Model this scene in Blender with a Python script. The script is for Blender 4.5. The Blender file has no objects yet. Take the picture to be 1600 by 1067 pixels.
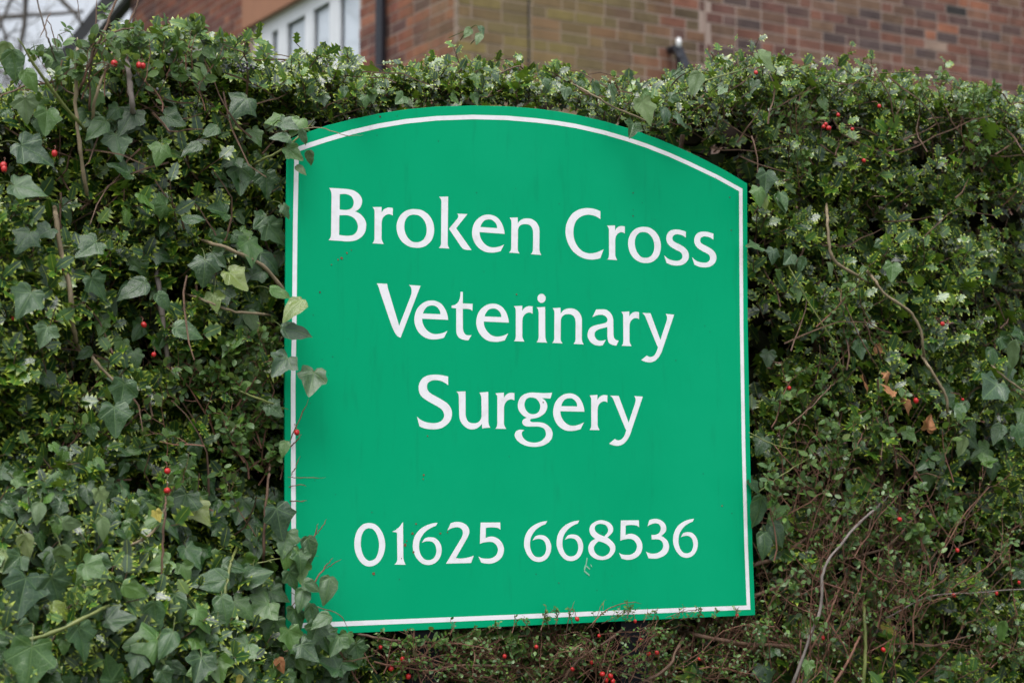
import bpy, math, random
import numpy as np
from mathutils import Matrix, Vector
random.seed(11); RN = np.random.default_rng(7)
R = math.radians
S = bpy.context.scene
COL = S.collection

# ------------------------------------------------------------------ camera
LENS, PITCH, CAMZ = 62.0, 4.47, 1.5
FPX = LENS/36*1600
cd = bpy.data.cameras.new('camera'); cam = bpy.data.objects.new('camera', cd); COL.objects.link(cam)
cam.location = (0, 0, CAMZ); cam.rotation_euler = (R(90+PITCH), 0, 0)
cd.lens = LENS; cd.sensor_width = 36; cd.clip_start = .05; cd.clip_end = 3000
cd.dof.use_dof = True; cd.dof.focus_distance = 3.28; cd.dof.aperture_fstop = 5.2
S.camera = cam

# ------------------------------------------------------------------ light: overcast day
w = bpy.data.worlds.new('World'); S.world = w; w.use_nodes = True
nt = w.node_tree; nt.nodes.clear()
sky = nt.nodes.new('ShaderNodeTexSky'); sky.sky_type = 'NISHITA'; sky.sun_disc = False
SUN_EL, SUN_AZ = 66, 195          # high, a little left and behind the camera
sky.sun_elevation = R(SUN_EL); sky.sun_rotation = R(SUN_AZ); sky.air_density = 1.0; sky.dust_density = 3.0; sky.ozone_density = 1.0
hs = nt.nodes.new('ShaderNodeHueSaturation'); hs.inputs['Saturation'].default_value = .30; hs.inputs['Value'].default_value = 1.0
bg = nt.nodes.new('ShaderNodeBackground'); bg.inputs[1].default_value = .14
ow = nt.nodes.new('ShaderNodeOutputWorld')
# overcast: the cloud deck is brighter overhead than at the horizon (CIE overcast law, softened)
wg = nt.nodes.new('ShaderNodeTexCoord'); wx = nt.nodes.new('ShaderNodeSeparateXYZ'); wm = nt.nodes.new('ShaderNodeMapRange'); wv = nt.nodes.new('ShaderNodeVectorMath'); wv.operation = 'SCALE'
nt.links.new(wg.outputs['Generated'], wx.inputs[0]); nt.links.new(wx.outputs[2], wm.inputs[0]); wm.inputs[1].default_value = 0; wm.inputs[2].default_value = 1; wm.inputs[3].default_value = .80; wm.inputs[4].default_value = 2.6
nt.links.new(sky.outputs[0], hs.inputs['Color']); nt.links.new(hs.outputs[0], wv.inputs[0]); nt.links.new(wm.outputs[0], wv.inputs['Scale']); nt.links.new(wv.outputs[0], bg.inputs[0]); nt.links.new(bg.outputs[0], ow.inputs[0])
ld = bpy.data.lights.new('sun', 'SUN'); ld.energy = 1.3; ld.angle = R(35); ld.color = (1, .985, .96)
sun = bpy.data.objects.new('sun', ld); COL.objects.link(sun)
az = R(SUN_AZ); el = R(SUN_EL)
sd = Vector((math.sin(az)*math.cos(el), math.cos(az)*math.cos(el), math.sin(el)))   # towards the sun
sun.rotation_euler = sd.to_track_quat('Z', 'Y').to_euler()
S.view_settings.view_transform = 'Standard'; S.view_settings.look = 'None'
S.view_settings.exposure = 0.27; S.view_settings.gamma = 1; S.view_settings.use_curve_mapping = False

# ------------------------------------------------------------------ geometry helpers
p = R(PITCH); FW = np.array([0, math.cos(p), math.sin(p)]); UP = np.array([0, -math.sin(p), math.cos(p)]); RT = np.array([1., 0, 0])
YAW = R(27.9); O = np.array([0, 3.3, 0.]); T = np.array([math.cos(YAW), math.sin(YAW), 0]); NRM = np.array([math.sin(YAW), -math.cos(YAW), 0])
CAM = np.array([0, 0, CAMZ])
def hp(u, v, d=0.0):
    """point where the ray through photo pixel (u, v) meets the plane d metres in front of the sign, in the hedge's own frame (along, back, up)"""
    r = FW*FPX + RT*(u-800) + UP*(533.5-v)
    t = ((O + NRM*d - CAM) @ NRM)/(r @ NRM)
    q = CAM + r*t - O
    return np.array([q @ T, -(q @ NRM), q[2]])
def px(q):
    """photo pixel of hedge-frame points (n,3)"""
    q = np.atleast_2d(q)
    w_ = O + q[:, :1]*T - q[:, 1:2]*NRM + q[:, 2:3]*np.array([0, 0, 1.]) - CAM
    z = w_ @ FW
    return 800 + FPX*(w_ @ RT)/z, 533.5 - FPX*(w_ @ UP)/z
def nz(v): return v/(math.sqrt(float(v[0])**2+float(v[1])**2+float(v[2])**2)+1e-9) if isinstance(v, np.ndarray) else nz(np.array(v, float))

def tag(o, label=None, cat=None, group=None, kind=None):
    for k, x in (('label', label), ('category', cat), ('group', group), ('kind', kind)):
        if x: o[k] = x
    return o
def hedge_empty(name, base, label, cat, group=None):
    """Empty at a thing's base in the hedge frame; children hold frame coordinates minus base"""
    o = bpy.data.objects.new(name, None); COL.objects.link(o); o.empty_display_size = .1
    wpos = O + base[0]*T - base[1]*NRM + np.array([0, 0, base[2]])
    o.location = wpos; o.rotation_euler = (0, 0, YAW)
    o['_b'] = [float(x) for x in base]
    return tag(o, label, cat, group)
def link(name, me, parent=None, mat=None, kind=None, label=None, smooth=False):
    o = bpy.data.objects.new(name, me); COL.objects.link(o)
    if parent: o.parent = parent
    if mat and not me.materials: me.materials.append(mat)
    if smooth: me.polygons.foreach_set('use_smooth', [True]*len(me.polygons))
    if kind: o['kind'] = kind
    if label: o['label'] = label
    return o

class MB:
    def __init__(s): s.v = []; s.f = []; s.n = 0
    def add(s, v, f):
        b = s.n; s.v.extend([(x[0], x[1], x[2]) for x in v]); s.f.extend([tuple(i+b for i in q) for q in f]); s.n += len(v)
    def box(s, lo, hi):
        x0, y0, z0 = lo; x1, y1, z1 = hi
        s.add([(x0,y0,z0),(x1,y0,z0),(x1,y1,z0),(x0,y1,z0),(x0,y0,z1),(x1,y0,z1),(x1,y1,z1),(x0,y1,z1)],
              [(0,3,2,1),(4,5,6,7),(0,1,5,4),(1,2,6,5),(2,3,7,6),(3,0,4,7)])
    def tube(s, pts, rad, n=5, cap=True):
        pts = np.asarray(pts, float); k = len(pts)
        if np.isscalar(rad): rad = [rad]*k
        tan = np.empty_like(pts); tan[1:-1] = pts[2:]-pts[:-2]; tan[0] = pts[1]-pts[0]; tan[-1] = pts[-1]-pts[-2]
        tan /= np.sqrt((tan*tan).sum(1))[:, None]+1e-12; rx, ry, rz = .31, .52, .8
        A = np.stack([tan[:, 1]*rz-tan[:, 2]*ry, tan[:, 2]*rx-tan[:, 0]*rz, tan[:, 0]*ry-tan[:, 1]*rx], 1); A /= np.sqrt((A*A).sum(1))[:, None]+1e-12
        B = np.stack([tan[:, 1]*A[:, 2]-tan[:, 2]*A[:, 1], tan[:, 2]*A[:, 0]-tan[:, 0]*A[:, 2], tan[:, 0]*A[:, 1]-tan[:, 1]*A[:, 0]], 1)
        th = np.arange(n)*2*math.pi/n; rr_ = np.asarray(rad)[:, None, None]
        vs = (pts[:, None, :] + rr_*(np.cos(th)[None, :, None]*A[:, None, :] + np.sin(th)[None, :, None]*B[:, None, :])).reshape(-1, 3).tolist()
        fs = [(i*n+j, i*n+(j+1) % n, (i+1)*n+(j+1) % n, (i+1)*n+j) for i in range(k-1) for j in range(n)]
        if cap: fs += [tuple(range(n))[::-1], tuple((k-1)*n+j for j in range(n))]
        s.add(vs, fs)
    def mesh(s, name, mat=None, off=(0, 0, 0), smooth=False):
        me = bpy.data.meshes.new(name)
        me.from_pydata([(x-off[0], y-off[1], z-off[2]) for x, y, z in s.v], [], s.f)
        if smooth: me.polygons.foreach_set('use_smooth', [True]*len(me.polygons))
        if mat: me.materials.append(mat)
        return me
def curve_pts(P, k=6):
    """Catmull-Rom through the points"""
    P = [np.asarray(q, float) for q in P]
    Q = [2*P[0]-P[1]] + P + [2*P[-1]-P[-2]]; out = []
    for i in range(1, len(Q)-2):
        for j in range(k):
            t = j/k
            out.append(.5*((2*Q[i]) + (-Q[i-1]+Q[i+1])*t + (2*Q[i-1]-5*Q[i]+4*Q[i+1]-Q[i+2])*t*t + (-Q[i-1]+3*Q[i]-3*Q[i+1]+Q[i+2])*t**3))
    out.append(P[-1]); return np.array(out)

# ------------------------------------------------------------------ materials
def M(name):
    m = bpy.data.materials.new(name); m.use_nodes = True; nt = m.node_tree; nt.nodes.clear()
    out = nt.nodes.new('ShaderNodeOutputMaterial')
    return m, nt, out
class N:
    """tiny node helper"""
    def __init__(s, nt): s.nt = nt
    def __call__(s, t, **kw):
        n = s.nt.nodes.new('ShaderNode'+t)
        for k, v in kw.items():
            if k.startswith('i_'):
                key = k[2:]; key = int(key) if key.isdigit() else key.replace('_', ' ')
                if isinstance(v, bpy.types.NodeSocket): s.nt.links.new(v, n.inputs[key])
                else: n.inputs[key].default_value = v
            else: setattr(n, k, v)
        return n
    def math(s, op, a, b=None, clamp=False):
        n = s('Math', operation=op, use_clamp=clamp)
        for i, x in enumerate((a, b)):
            if x is None: continue
            if isinstance(x, bpy.types.NodeSocket): s.nt.links.new(x, n.inputs[i])
            else: n.inputs[i].default_value = x
        return n.outputs[0]
    def mix(s, f, a, b, mode='MIX'):
        n = s('Mix', data_type='RGBA', blend_type=mode)
        for i, x in ((0, f), (6, a), (7, b)):
            if isinstance(x, bpy.types.NodeSocket): s.nt.links.new(x, n.inputs[i])
            else: n.inputs[i].default_value = (*x, 1) if isinstance(x, tuple) and len(x) == 3 else x
        return n.outputs[2]
    def ramp(s, f, stops, interp='LINEAR'):
        n = s('ValToRGB', i_0=f); cr = n.color_ramp; cr.interpolation = interp
        while len(cr.elements) < len(stops): cr.elements.new(.5)
        for e, (pos, c) in zip(cr.elements, stops):
            e.position = pos; e.color = (*c, 1) if len(c) == 3 else c
        return n.outputs[0]
    def noise(s, scale, vec=None, detail=3, rough=.55):
        n = s('TexNoise', i_Scale=scale, i_Detail=detail, i_Roughness=rough)
        if vec is not None: s.nt.links.new(vec, n.inputs['Vector'])
        return n.outputs[0]
    def step(s, f, a, b):
        n = s('MapRange', interpolation_type='SMOOTHSTEP', i_0=f, i_1=a, i_2=b); return n.outputs[0]

def leaf_rnd(n):
    a = n('Attribute', attribute_name='rnd').outputs['Fac']
    o = n('ObjectInfo').outputs['Random']
    return n.math('FRACT', n.math('ADD', a, o))
def leaf_mat(name, dark, mid, light, under, rough, vein=None, rim=None, spec=.5, odd=None, trans=.16):
    m, nt, out = M(name); n = N(nt)
    r = leaf_rnd(n)
    tc = n('TexCoord'); uv = n('UVMap').outputs[0]
    c = n.ramp(r, [(0, dark), (.55, mid), (.93, light), (.965, light), (1, odd or light)])
    nse = n.noise(45, tc.outputs['Object'], 4)
    c = n.mix(n.step(nse, .42, .68), c, n.mix(.28, c, light), 'MIX')
    bump_h = n.noise(130, tc.outputs['Object'], 2)
    if vein == 'ivy':
        sp = n('SeparateXYZ', i_0=uv); x = n.math('ABSOLUTE', sp.outputs[0]); y = sp.outputs[1]
        th = n.math('ARCTAN2', x, y); rad = n.math('SQRT', n.math('ADD', n.math('MULTIPLY', x, x), n.math('MULTIPLY', y, y)))
        dmin = None
        for ang in (0, .95, 1.95):
            d = n.math('ABSOLUTE', n.math('SUBTRACT', th, ang)); dmin = d if dmin is None else n.math('MINIMUM', dmin, d)
        dd = n.math('MULTIPLY', dmin, rad)
        vn = n.math('SUBTRACT', 1, n.step(dd, .004, .022))
        vo = n('TexVoronoi', feature='DISTANCE_TO_EDGE', i_Scale=7.5); nt.links.new(uv, vo.inputs['Vector'])
        net = n.math('MULTIPLY', n.math('SUBTRACT', 1, n.step(vo.outputs[0], .0, .07)), .42)
        vv = n.math('MAXIMUM', n.math('MULTIPLY', vn, .75), net)
        c = n.mix(n.math('MULTIPLY', vv, .75), c, n.mix(.5, c, (.20, .33, .10))); bump_h = n.math('ADD', n.math('MULTIPLY', bump_h, .35), n.math('MULTIPLY', vv, -.6))
    if rim:
        ra = n('Attribute', attribute_name='rim').outputs['Fac']
        c = n.mix(n.math('MULTIPLY', n.step(ra, .84, .99), .85), c, rim)
        c = n.mix(n.math('MULTIPLY', n.math('SUBTRACT', 1, n.step(ra, .02, .09)), .8), c, rim)
    geo = n('NewGeometry')
    c = n.mix(geo.outputs['Backfacing'], c, under)
    bump = n('Bump', i_Strength=.55, i_Distance=.0014, i_Height=bump_h)
    rr = n.math('ADD', n.math('MULTIPLY', nse, .25), rough-.10)
    b = n('BsdfPrincipled', i_Base_Color=c, i_Roughness=rr, i_Normal=bump.outputs[0]); b.inputs['Specular IOR Level'].default_value = spec
    t = n('BsdfTranslucent', i_Color=n.mix(.5, c, (.30, .42, .04)))
    mx = n('MixShader', i_0=trans, i_1=b.outputs[0], i_2=t.outputs[0]); nt.links.new(mx.outputs[0], out.inputs[0])
    return m
HOLLY = leaf_mat('holly_leaf', (.005,.024,.010), (.011,.054,.014), (.055,.145,.012), (.10,.19,.015), .30, rim=(.34,.42,.04), spec=.66, odd=(.10,.17,.015), trans=.14)
IVY = leaf_mat('ivy_leaf', (.009,.038,.010), (.019,.068,.014), (.066,.150,.018), (.12,.20,.05), .28, vein='ivy', spec=.7, odd=(.15,.19,.03), trans=.13)
IVYDARK = leaf_mat('ivy_leaf_bluish', (.012,.040,.016), (.022,.064,.024), (.046,.100,.034), (.12,.18,.08), .32, vein='ivy', spec=.65)
IVYPALE = leaf_mat('ivy_leaf_pale', (.07,.12,.05), (.09,.15,.05), (.13,.18,.06), (.15,.2,.08), .45, vein='ivy', spec=.6, odd=(.13,.16,.05))
OVAL = leaf_mat('small_oval_leaf', (.020,.07,.012), (.040,.105,.016), (.09,.18,.02), (.11,.17,.06), .40, rim=(.13,.19,.06), spec=.6, odd=(.15,.2,.04), trans=.22)
YELLOW = leaf_mat('yellowed_leaf', (.35,.30,.05), (.45,.33,.05), (.40,.36,.07), (.35,.3,.1), .5, rim=(.3,.33,.08), trans=.25)
DEAD = leaf_mat('dead_brown_leaf', (.24,.085,.035), (.30,.11,.045), (.34,.15,.07), (.26,.13,.07), .62, vein='ivy', spec=.3)
INNERSHADE = leaf_mat('shaded_inner_leaf', (.020,.014,.009), (.028,.022,.012), (.022,.035,.014), (.03,.02,.015), .8, spec=.15, trans=.0)  # dry brown inner leaves, colour darkened to put shade into the hedge gaps
BUD = leaf_mat('reddish_bud', (.11,.035,.02), (.14,.06,.025), (.12,.10,.03), (.14,.08,.04), .5)

def bark(name, c0, c1, rough=.75, scale=60):
    m, nt, out = M(name); n = N(nt); tc = n('TexCoord')
    mp = n('Mapping', i_0=tc.outputs['Object'], i_3=(1, 1, .35))
    ns = n.noise(scale, mp.outputs[0], 5, .65)
    c = n.ramp(ns, [(.3, c0), (.7, c1)])
    b = n('BsdfPrincipled', i_Base_Color=c, i_Roughness=rough, i_Normal=n('Bump', i_Strength=.5, i_Distance=.002, i_Height=ns).outputs[0])
    nt.links.new(b.outputs[0], out.inputs[0]); return m
TWIG = bark('twig_bark', (.052,.028,.018), (.165,.095,.058))
REDTWIG = bark('reddish_twig_bark', (.080,.032,.021), (.21,.10,.060))
STEM = bark('ivy_stem_bark', (.13,.10,.055), (.27,.21,.13))
GREENSTEM = bark('green_stem', (.10,.13,.03), (.19,.21,.06), .5)
PETIOLE = bark('petiole_green', (.045,.07,.015), (.10,.12,.03), .5)
GREYSTEM = bark('grey_stem', (.10,.085,.075), (.24,.20,.18))
TREEBARK = bark('tree_bark', (.05,.045,.04), (.12,.105,.09), scale=12)
def simple(name, col, rough=.5, spec=.5, bumpscale=None, var=.12, metal=0):
    m, nt, out = M(name); n = N(nt); tc = n('TexCoord')
    ns = n.noise(bumpscale or 8, tc.outputs['Object'], 4)
    c = n.mix(ns, tuple(x*(1-var) for x in col), tuple(min(1, x*(1+var)) for x in col))
    b = n('BsdfPrincipled', i_Base_Color=c, i_Roughness=rough, i_Metallic=metal); b.inputs['Specular IOR Level'].default_value = spec
    if bumpscale: nt.links.new(n('Bump', i_Strength=.3, i_Distance=.002, i_Height=ns).outputs[0], b.inputs['Normal'])
    nt.links.new(b.outputs[0], out.inputs[0]); return m
BERRY = simple('red_berry', (.40,.008,.008), .3, .5, bumpscale=300, var=.35)
DARKBERRY = simple('dark_ivy_berry', (.05,.045,.06), .35, .5)
CALYX = simple('dry_calyx', (.05,.03,.02), .8)
PIPE = simple('dark_pipe_plastic', (.012,.014,.022), .35)
UPVC = simple('white_frame_plastic', (.72,.74,.78), .35)
LINTEL = simple('terracotta_render', (.33,.155,.09), .8, bumpscale=9)
POSTM = simple('dark_post_paint', (.005,.006,.010), .6, .2)
CAPW = simple('white_cap', (.8,.8,.82), .4)
# sign paint
def sign_mat():
    m, nt, out = M('green_sign_paint'); n = N(nt); tc = n('TexCoord'); o = tc.outputs['Object']
    base = n.mix(n.noise(3, o, 5), (.0,.300,.134), (.0,.352,.158))
    mp = n('Mapping', i_0=o, i_3=(60, 60, 9)); st = n.noise(1.0, mp.outputs[0], 4, .6)   # rain streaks
    base = n.mix(n.math('MULTIPLY', n.step(st, .54, .82), .3), base, (.003,.20,.085))
    base = n.mix(n.math('MULTIPLY', n.step(n.noise(1.6, o, 6, .6), .45, .75), .22), base, (.01,.42,.22))   # faded patches
    sp = n('TexVoronoi', i_Scale=42.0); nt.links.new(o, sp.inputs['Vector'])
    ms = n.math('MULTIPLY', n.math('SUBTRACT', 1, n.step(sp.outputs['Distance'], .03, .10)), n.step(n.noise(9, o), .52, .62))
    base = n.mix(n.math('MULTIPLY', ms, .55), base, (.02,.09,.045))
    h = n.noise(260, o, 2)
    b = n('BsdfPrincipled', i_Base_Color=base, i_Roughness=n.math('ADD', .42, n.math('MULTIPLY', st, .2)), i_Normal=n('Bump', i_Strength=.06, i_Distance=.001, i_Height=h).outputs[0])
    b.inputs['Specular IOR Level'].default_value = .06
    nt.links.new(b.outputs[0], out.inputs[0]); return m
SIGNG = sign_mat()
def white_mat():
    m, nt, out = M('white_vinyl_lettering'); n = N(nt); o = n('TexCoord').outputs['Object']
    c = n.mix(n.step(n.noise(55, o, 5), .45, .75), (.79,.785,.82), (.71,.70,.72))
    sp = n('TexVoronoi', i_Scale=60.0); nt.links.new(o, sp.inputs['Vector'])
    ms = n.math('MULTIPLY', n.math('SUBTRACT', 1, n.step(sp.outputs['Distance'], .02, .08)), n.step(n.noise(14, o), .58, .64))
    c = n.mix(ms, c, (.25,.22,.2))
    b = n('BsdfPrincipled', i_Base_Color=c, i_Roughness=.5); b.inputs['Specular IOR Level'].default_value = .25; nt.links.new(b.outputs[0], out.inputs[0]); return m
WHITE = white_mat()
SIGNBACK = simple('sign_back_grey', (.3,.31,.3), .5)
RUSTSPOT = simple('brown_dirt', (.16,.07,.03), .9)
SCUFF = simple('grey_scuff', (.20,.43,.30), .7)

# ------------------------------------------------------------------ ground (mostly out of the frame)
def sheet(name, x0, x1, y0, y1, z, mat):
    mb = MB(); mb.add([(x0,y0,z),(x1,y0,z),(x1,y1,z),(x0,y1,z)], [(0,1,2,3)])
    return tag(link(name, mb.mesh(name), None, mat), kind='structure')
def ground_mat(name, a, b, s):
    m, nt, out = M(name); n = N(nt); o = n('TexCoord').outputs['Object']
    c = n.mix(n.noise(s, o, 8, .7), a, b)
    bs = n('BsdfPrincipled', i_Base_Color=c, i_Roughness=.9, i_Normal=n('Bump', i_Strength=.4, i_Distance=.01, i_Height=n.noise(s*6, o)).outputs[0])
    nt.links.new(bs.outputs[0], out.inputs[0]); return m
sheet('ground', -600, 600, -600, 600, 0, ground_mat('grassy_ground', (.035,.055,.02), (.07,.09,.035), 3))
pv = sheet('pavement', -1.6, 60, -.9, 1.0, .008, ground_mat('paving_asphalt', (.10,.10,.095), (.17,.165,.155), 5)); pv.rotation_euler = (0, 0, YAW*.8); pv.location = (-3, -.2, 0)

# ------------------------------------------------------------------ house behind the hedge
HY = R(31); hd = 11.2
def zc(u): return hd/(1 - math.tan(HY)*(u-800)/FPX)
CU = 715                                                        # photo column of the house corner
kx = (CU-800)/FPX
CORN = np.array([kx*zc(CU), zc(CU), 0])                         # corner of the house
DR = np.array([math.cos(HY), math.sin(HY), 0]); DL = np.array([-math.sin(HY), math.cos(HY), 0])
house = bpy.data.objects.new('brick_house', None); COL.objects.link(house); house.location = CORN; house.rotation_euler = (0, 0, HY)
tag(house, 'red brown brick house behind the hedge, with a white framed window and dark drainpipe', 'house')
# house frame: x along the right wall, y along the left wall (away), z up; walls lie on y = 0 and x = 0
def hpix(u, v, face):
    """photo pixel -> (distance along the face, height)"""
    r = FW*FPX + RT*(u-800) + UP*(533.5-v)
    nrm, d = (DL, DR) if face == 'R' else (DR, DL)
    t = ((CORN-CAM) @ nrm)/(r @ nrm); q = CAM + r*t - CORN
    return q @ d, q[2]
MOSSC = CORN + DR*.62
def moss(n, c, geo):
    """yellow green algae that grows on the wall near the corner, an uneven patch of its own"""
    d = n('VectorMath', operation='DISTANCE', i_0=geo); d.inputs[1].default_value = (MOSSC[0], MOSSC[1], 4.55)
    f = n.math('SUBTRACT', 1, n.step(n.math('ADD', d.outputs['Value'], n.math('MULTIPLY', n.noise(2.5, geo, 5, .7), 1.1)), .85, 1.75))
    return n.mix(n.math('MULTIPLY', f, .42), c, (.21,.165,.065))
def brick_nodes(name, colsock):
    m, nt, out = M(name); n = N(nt); o = n('TexCoord').outputs['Object']
    src = n('ObjectInfo').outputs['Color'] if colsock == 'obj' else n('Attribute', attribute_name='col').outputs['Color']
    geo = n('NewGeometry').outputs['Position']
    ns = n.noise(9, geo, 5, .65)
    c = n.mix(n.step(ns, .35, .75), src, n.mix(1.0, src, (.55,.5,.5), 'MULTIPLY'))
    c = n.mix(n.math('MULTIPLY', n.step(n.noise(4, geo, 4), .52, .75), .2), c, (.24,.16,.12))
    c = moss(n, c, geo)
    b = n('BsdfPrincipled', i_Base_Color=c, i_Roughness=.9, i_Normal=n('Bump', i_Strength=.6, i_Distance=.004, i_Height=n.noise(60, geo)).outputs[0])
    nt.links.new(b.outputs[0], out.inputs[0]); return m
def mortar_mat():
    m, nt, out = M('lime_mortar'); n = N(nt); geo = n('NewGeometry').outputs['Position']
    c = n.mix(n.noise(3, geo, 5), (.29,.215,.185), (.38,.29,.25)); c = moss(n, c, geo)
    b = n('BsdfPrincipled', i_Base_Color=c, i_Roughness=.95); nt.links.new(b.outputs[0], out.inputs[0]); return m
BR_O, BR_S = brick_nodes('brick_fired_clay', 'obj'), brick_nodes('brick_fired_clay_far', 'att')
MORTAR = mortar_mat()
HEAD = 6.6
win_y0 = hpix(562, 20, 'L')[0]; lin_z = hpix(430, 22, 'L')[1]; win_y1 = hpix(392, 30, 'L')[0]
WZ0, WZ1 = lin_z-1.25, lin_z
WALL_L = hpix(205, 5, 'L')[0]; WALL_R = 6.6
mb = MB(); mb.box((0, 0, 0), (WALL_R, .22, HEAD)); mb.box((0, .22, 0), (.22, win_y0, HEAD)); mb.box((0, win_y1, 0), (.22, WALL_L, HEAD))
mb.box((0, win_y0, 0), (.22, win_y1, WZ0)); mb.box((0, win_y0, WZ1), (.22, win_y1, HEAD))
mb.box((.22, WALL_L-.22, 0), (WALL_R, WALL_L, HEAD)); mb.box((WALL_R-.22, .22, 0), (WALL_R, WALL_L-.22, HEAD))
link('wall', mb.mesh('wall', MORTAR), house)
random.seed(3)
special = [(862,49,'o'),(947,68,'O'),(1022,38,'o'),(1091,50,'o'),(1091,32,'o'),(574,39,'O'),(689,11,'o'),(849,45,'o'),(1520,8,'O'),(1532,28,'o'),(1457,49,'O'),(1476,50,'O'),(1532,63,'o'),(1459,67,'p'),(1504,21,'k'),(1150,66,'o'),(1250,44,'o')]
def brick_colour(u, v, face):
    r = random.random()
    for su, sv, k in special:
        if abs(u-su) < 15 and abs(v-sv) < 7:
            return {'o': (.24,.115,.075), 'O': (.33,.13,.075), 'p': (.33,.23,.18), 'k': (.035,.03,.03)}[k]
    if face == 'L':
        base = random.choice([(.20,.070,.046), (.23,.078,.046), (.15,.058,.046), (.11,.052,.046), (.27,.10,.055)])
    elif u < 1000 - 90*random.random():
        base = random.choice([(.17,.125,.045), (.20,.15,.05), (.15,.11,.055), (.16,.09,.055), (.20,.12,.06), (.13,.085,.06)])
    elif u < 1101:
        base = random.choice([(.18,.095,.055), (.21,.085,.055), (.14,.072,.058), (.13,.09,.05)])
    else:
        base = random.choice([(.20,.082,.056), (.155,.070,.056), (.20,.090,.065), (.115,.064,.058), (.18,.10,.07), (.17,.10,.065), (.09,.06,.058)])
    k = random.uniform(.8, 1.15); return tuple(x*k for x in base)
bricks = []                                                     # (lo, hi, u, v, face)
def rows(face, x0, x1, shift=0.0, holes=()):
    c = .075; k = 0; z = 0.01
    while z < HEAD-.08:
        x = x0 - random.uniform(0, .02) - shift - (.1125 if k % 2 else 0); i = k
        while x < x1:
            L = .212
            if k % 2 == 0 and i % 3 == 0 or (k % 4 == 1 and i % 5 == 0): L = .1025
            a, b = max(x, x0)+.0, min(x+L, x1-.004)
            if b-a > .04:
                segs = [(a, b)]
                for (h0, h1, q0, q1) in holes:
                    if z+.063 > q0 and z < q1:
                        ns_ = []
                        for (s0, s1) in segs:
                            if s1 <= h0 or s0 >= h1: ns_.append((s0, s1))
                            else:
                                if s0 < h0-.03: ns_.append((s0, h0-.004))
                                if s1 > h1+.03: ns_.append((h1+.004, s1))
                        segs = ns_
                for (s0, s1) in segs:
                    pr = .0015 + random.uniform(0, .003)
                    if face == 'R': lo, hi = (s0, -pr, z), (s1, .05, z+.063); wp = CORN + DR*(s0+s1)/2
                    else: lo, hi = (-pr, s0, z), (.05, s1, z+.063); wp = CORN + DL*(s0+s1)/2
                    q = wp + np.array([0, 0, z+.03]) - CAM; zz = q @ FW
                    bricks.append((lo, hi, 800+FPX*(q@RT)/zz, 533.5-FPX*(q@UP)/zz, face))
            x += L+.0125; i += 1
        z += c; k += 1
sj = hpix(1101, 30, 'R')[0]
rows('R', 0.0, sj)
rows('R', sj+.006, WALL_R, .05)
LINT = (hpix(470, 0, 'L')[0]-1.2, win_y1+.12)
rows('L', .06, WALL_L, 0, holes=[(win_y0, win_y1, WZ0, WZ1), (win_y0-.0, LINT[1], WZ1-.001, WZ1+.42)])
vis = [b for b in bricks if -10 < b[2] < 1615 and -25 < b[3] < (45 if b[2] < 430 else 105 if b[2] < 1200 else 140)]
vis.sort(key=lambda b: b[3] < -8)
near, rest = vis[:300], []
ids = {id(b) for b in near}
for b in bricks:
    if id(b) not in ids: rest.append(b)
cache = {}
for lo, hi, u, v, f in near:
    dx = (round(hi[0]-lo[0], 3), round(hi[1]-lo[1], 3)); key = (f,)+dx
    if key not in cache:
        m_ = MB(); bv = .004
        m_.box((0, 0, 0), (dx[0], dx[1], .063)); cache[key] = m_.mesh('brick', BR_O)
    o = bpy.data.objects.new('brick', cache[key]); COL.objects.link(o); o.parent = house; o.location = lo
    o.color = (*brick_colour(u, v, f), 1)
m_ = MB(); cols = []
for lo, hi, u, v, f in rest:
    m_.box(lo, hi); cols += [(*brick_colour(u, v, f), 1)]*8
me = m_.mesh('brickwork', BR_S); at = me.attributes.new('col', 'FLOAT_COLOR', 'POINT'); at.data.foreach_set('color', np.array(cols, dtype=np.float32).ravel())
link('brickwork', me, house, kind='stuff')
# seam of pale mortar and a thin cable
m_ = MB(); m_.tube([(sj+.0, -.008, .2), (sj+.002, -.008, HEAD-.2)], .007, 5); link('mortar_seam', m_.mesh('mortar_seam', MORTAR), house)
cx = hpix(824, 30, 'R')[0]; m_ = MB(); m_.tube([(cx, -.014, 1), (cx+.004, -.014, 3), (cx, -.014, HEAD-.2)], .0045, 6); link('cable', m_.mesh('cable', PIPE), house)
# window in the left wall
win = MB()
yy = [hpix(u, 30, 'L')[0] for u in (562, 523, 508, 482, 470, 441, 428, 418, 392)]
fx0, fx1 = .035, .10
win.box((fx0, win_y0, WZ1-.11), (fx1, win_y1, WZ1)); win.box((fx0, win_y0, WZ0), (fx1, win_y1, WZ0+.09))
for a, b in ((yy[1], yy[2]), (yy[3], yy[4]), (yy[5], yy[6]), (yy[7], win_y1)):
    win.box((fx0, a, WZ0+.09), (fx1, b, WZ1-.11))
wo = link('window', win.mesh('window', UPVC), house)
m_, nt_, out_ = M('pale_window_glass'); n_ = N(nt_)
gb = n_('BsdfPrincipled', i_Base_Color=(.60,.66,.74,1), i_Roughness=.08, i_Metallic=0.0); gb.inputs['Specular IOR Level'].default_value = 1.0; gb.inputs['Coat Weight'].default_value = 1.0; gb.inputs['Coat Roughness'].default_value = .03  # pale base colour carries the sky reflection and a net curtain behind
nt_.links.new(gb.outputs[0], out_.inputs[0]); GLASS = m_
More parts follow.
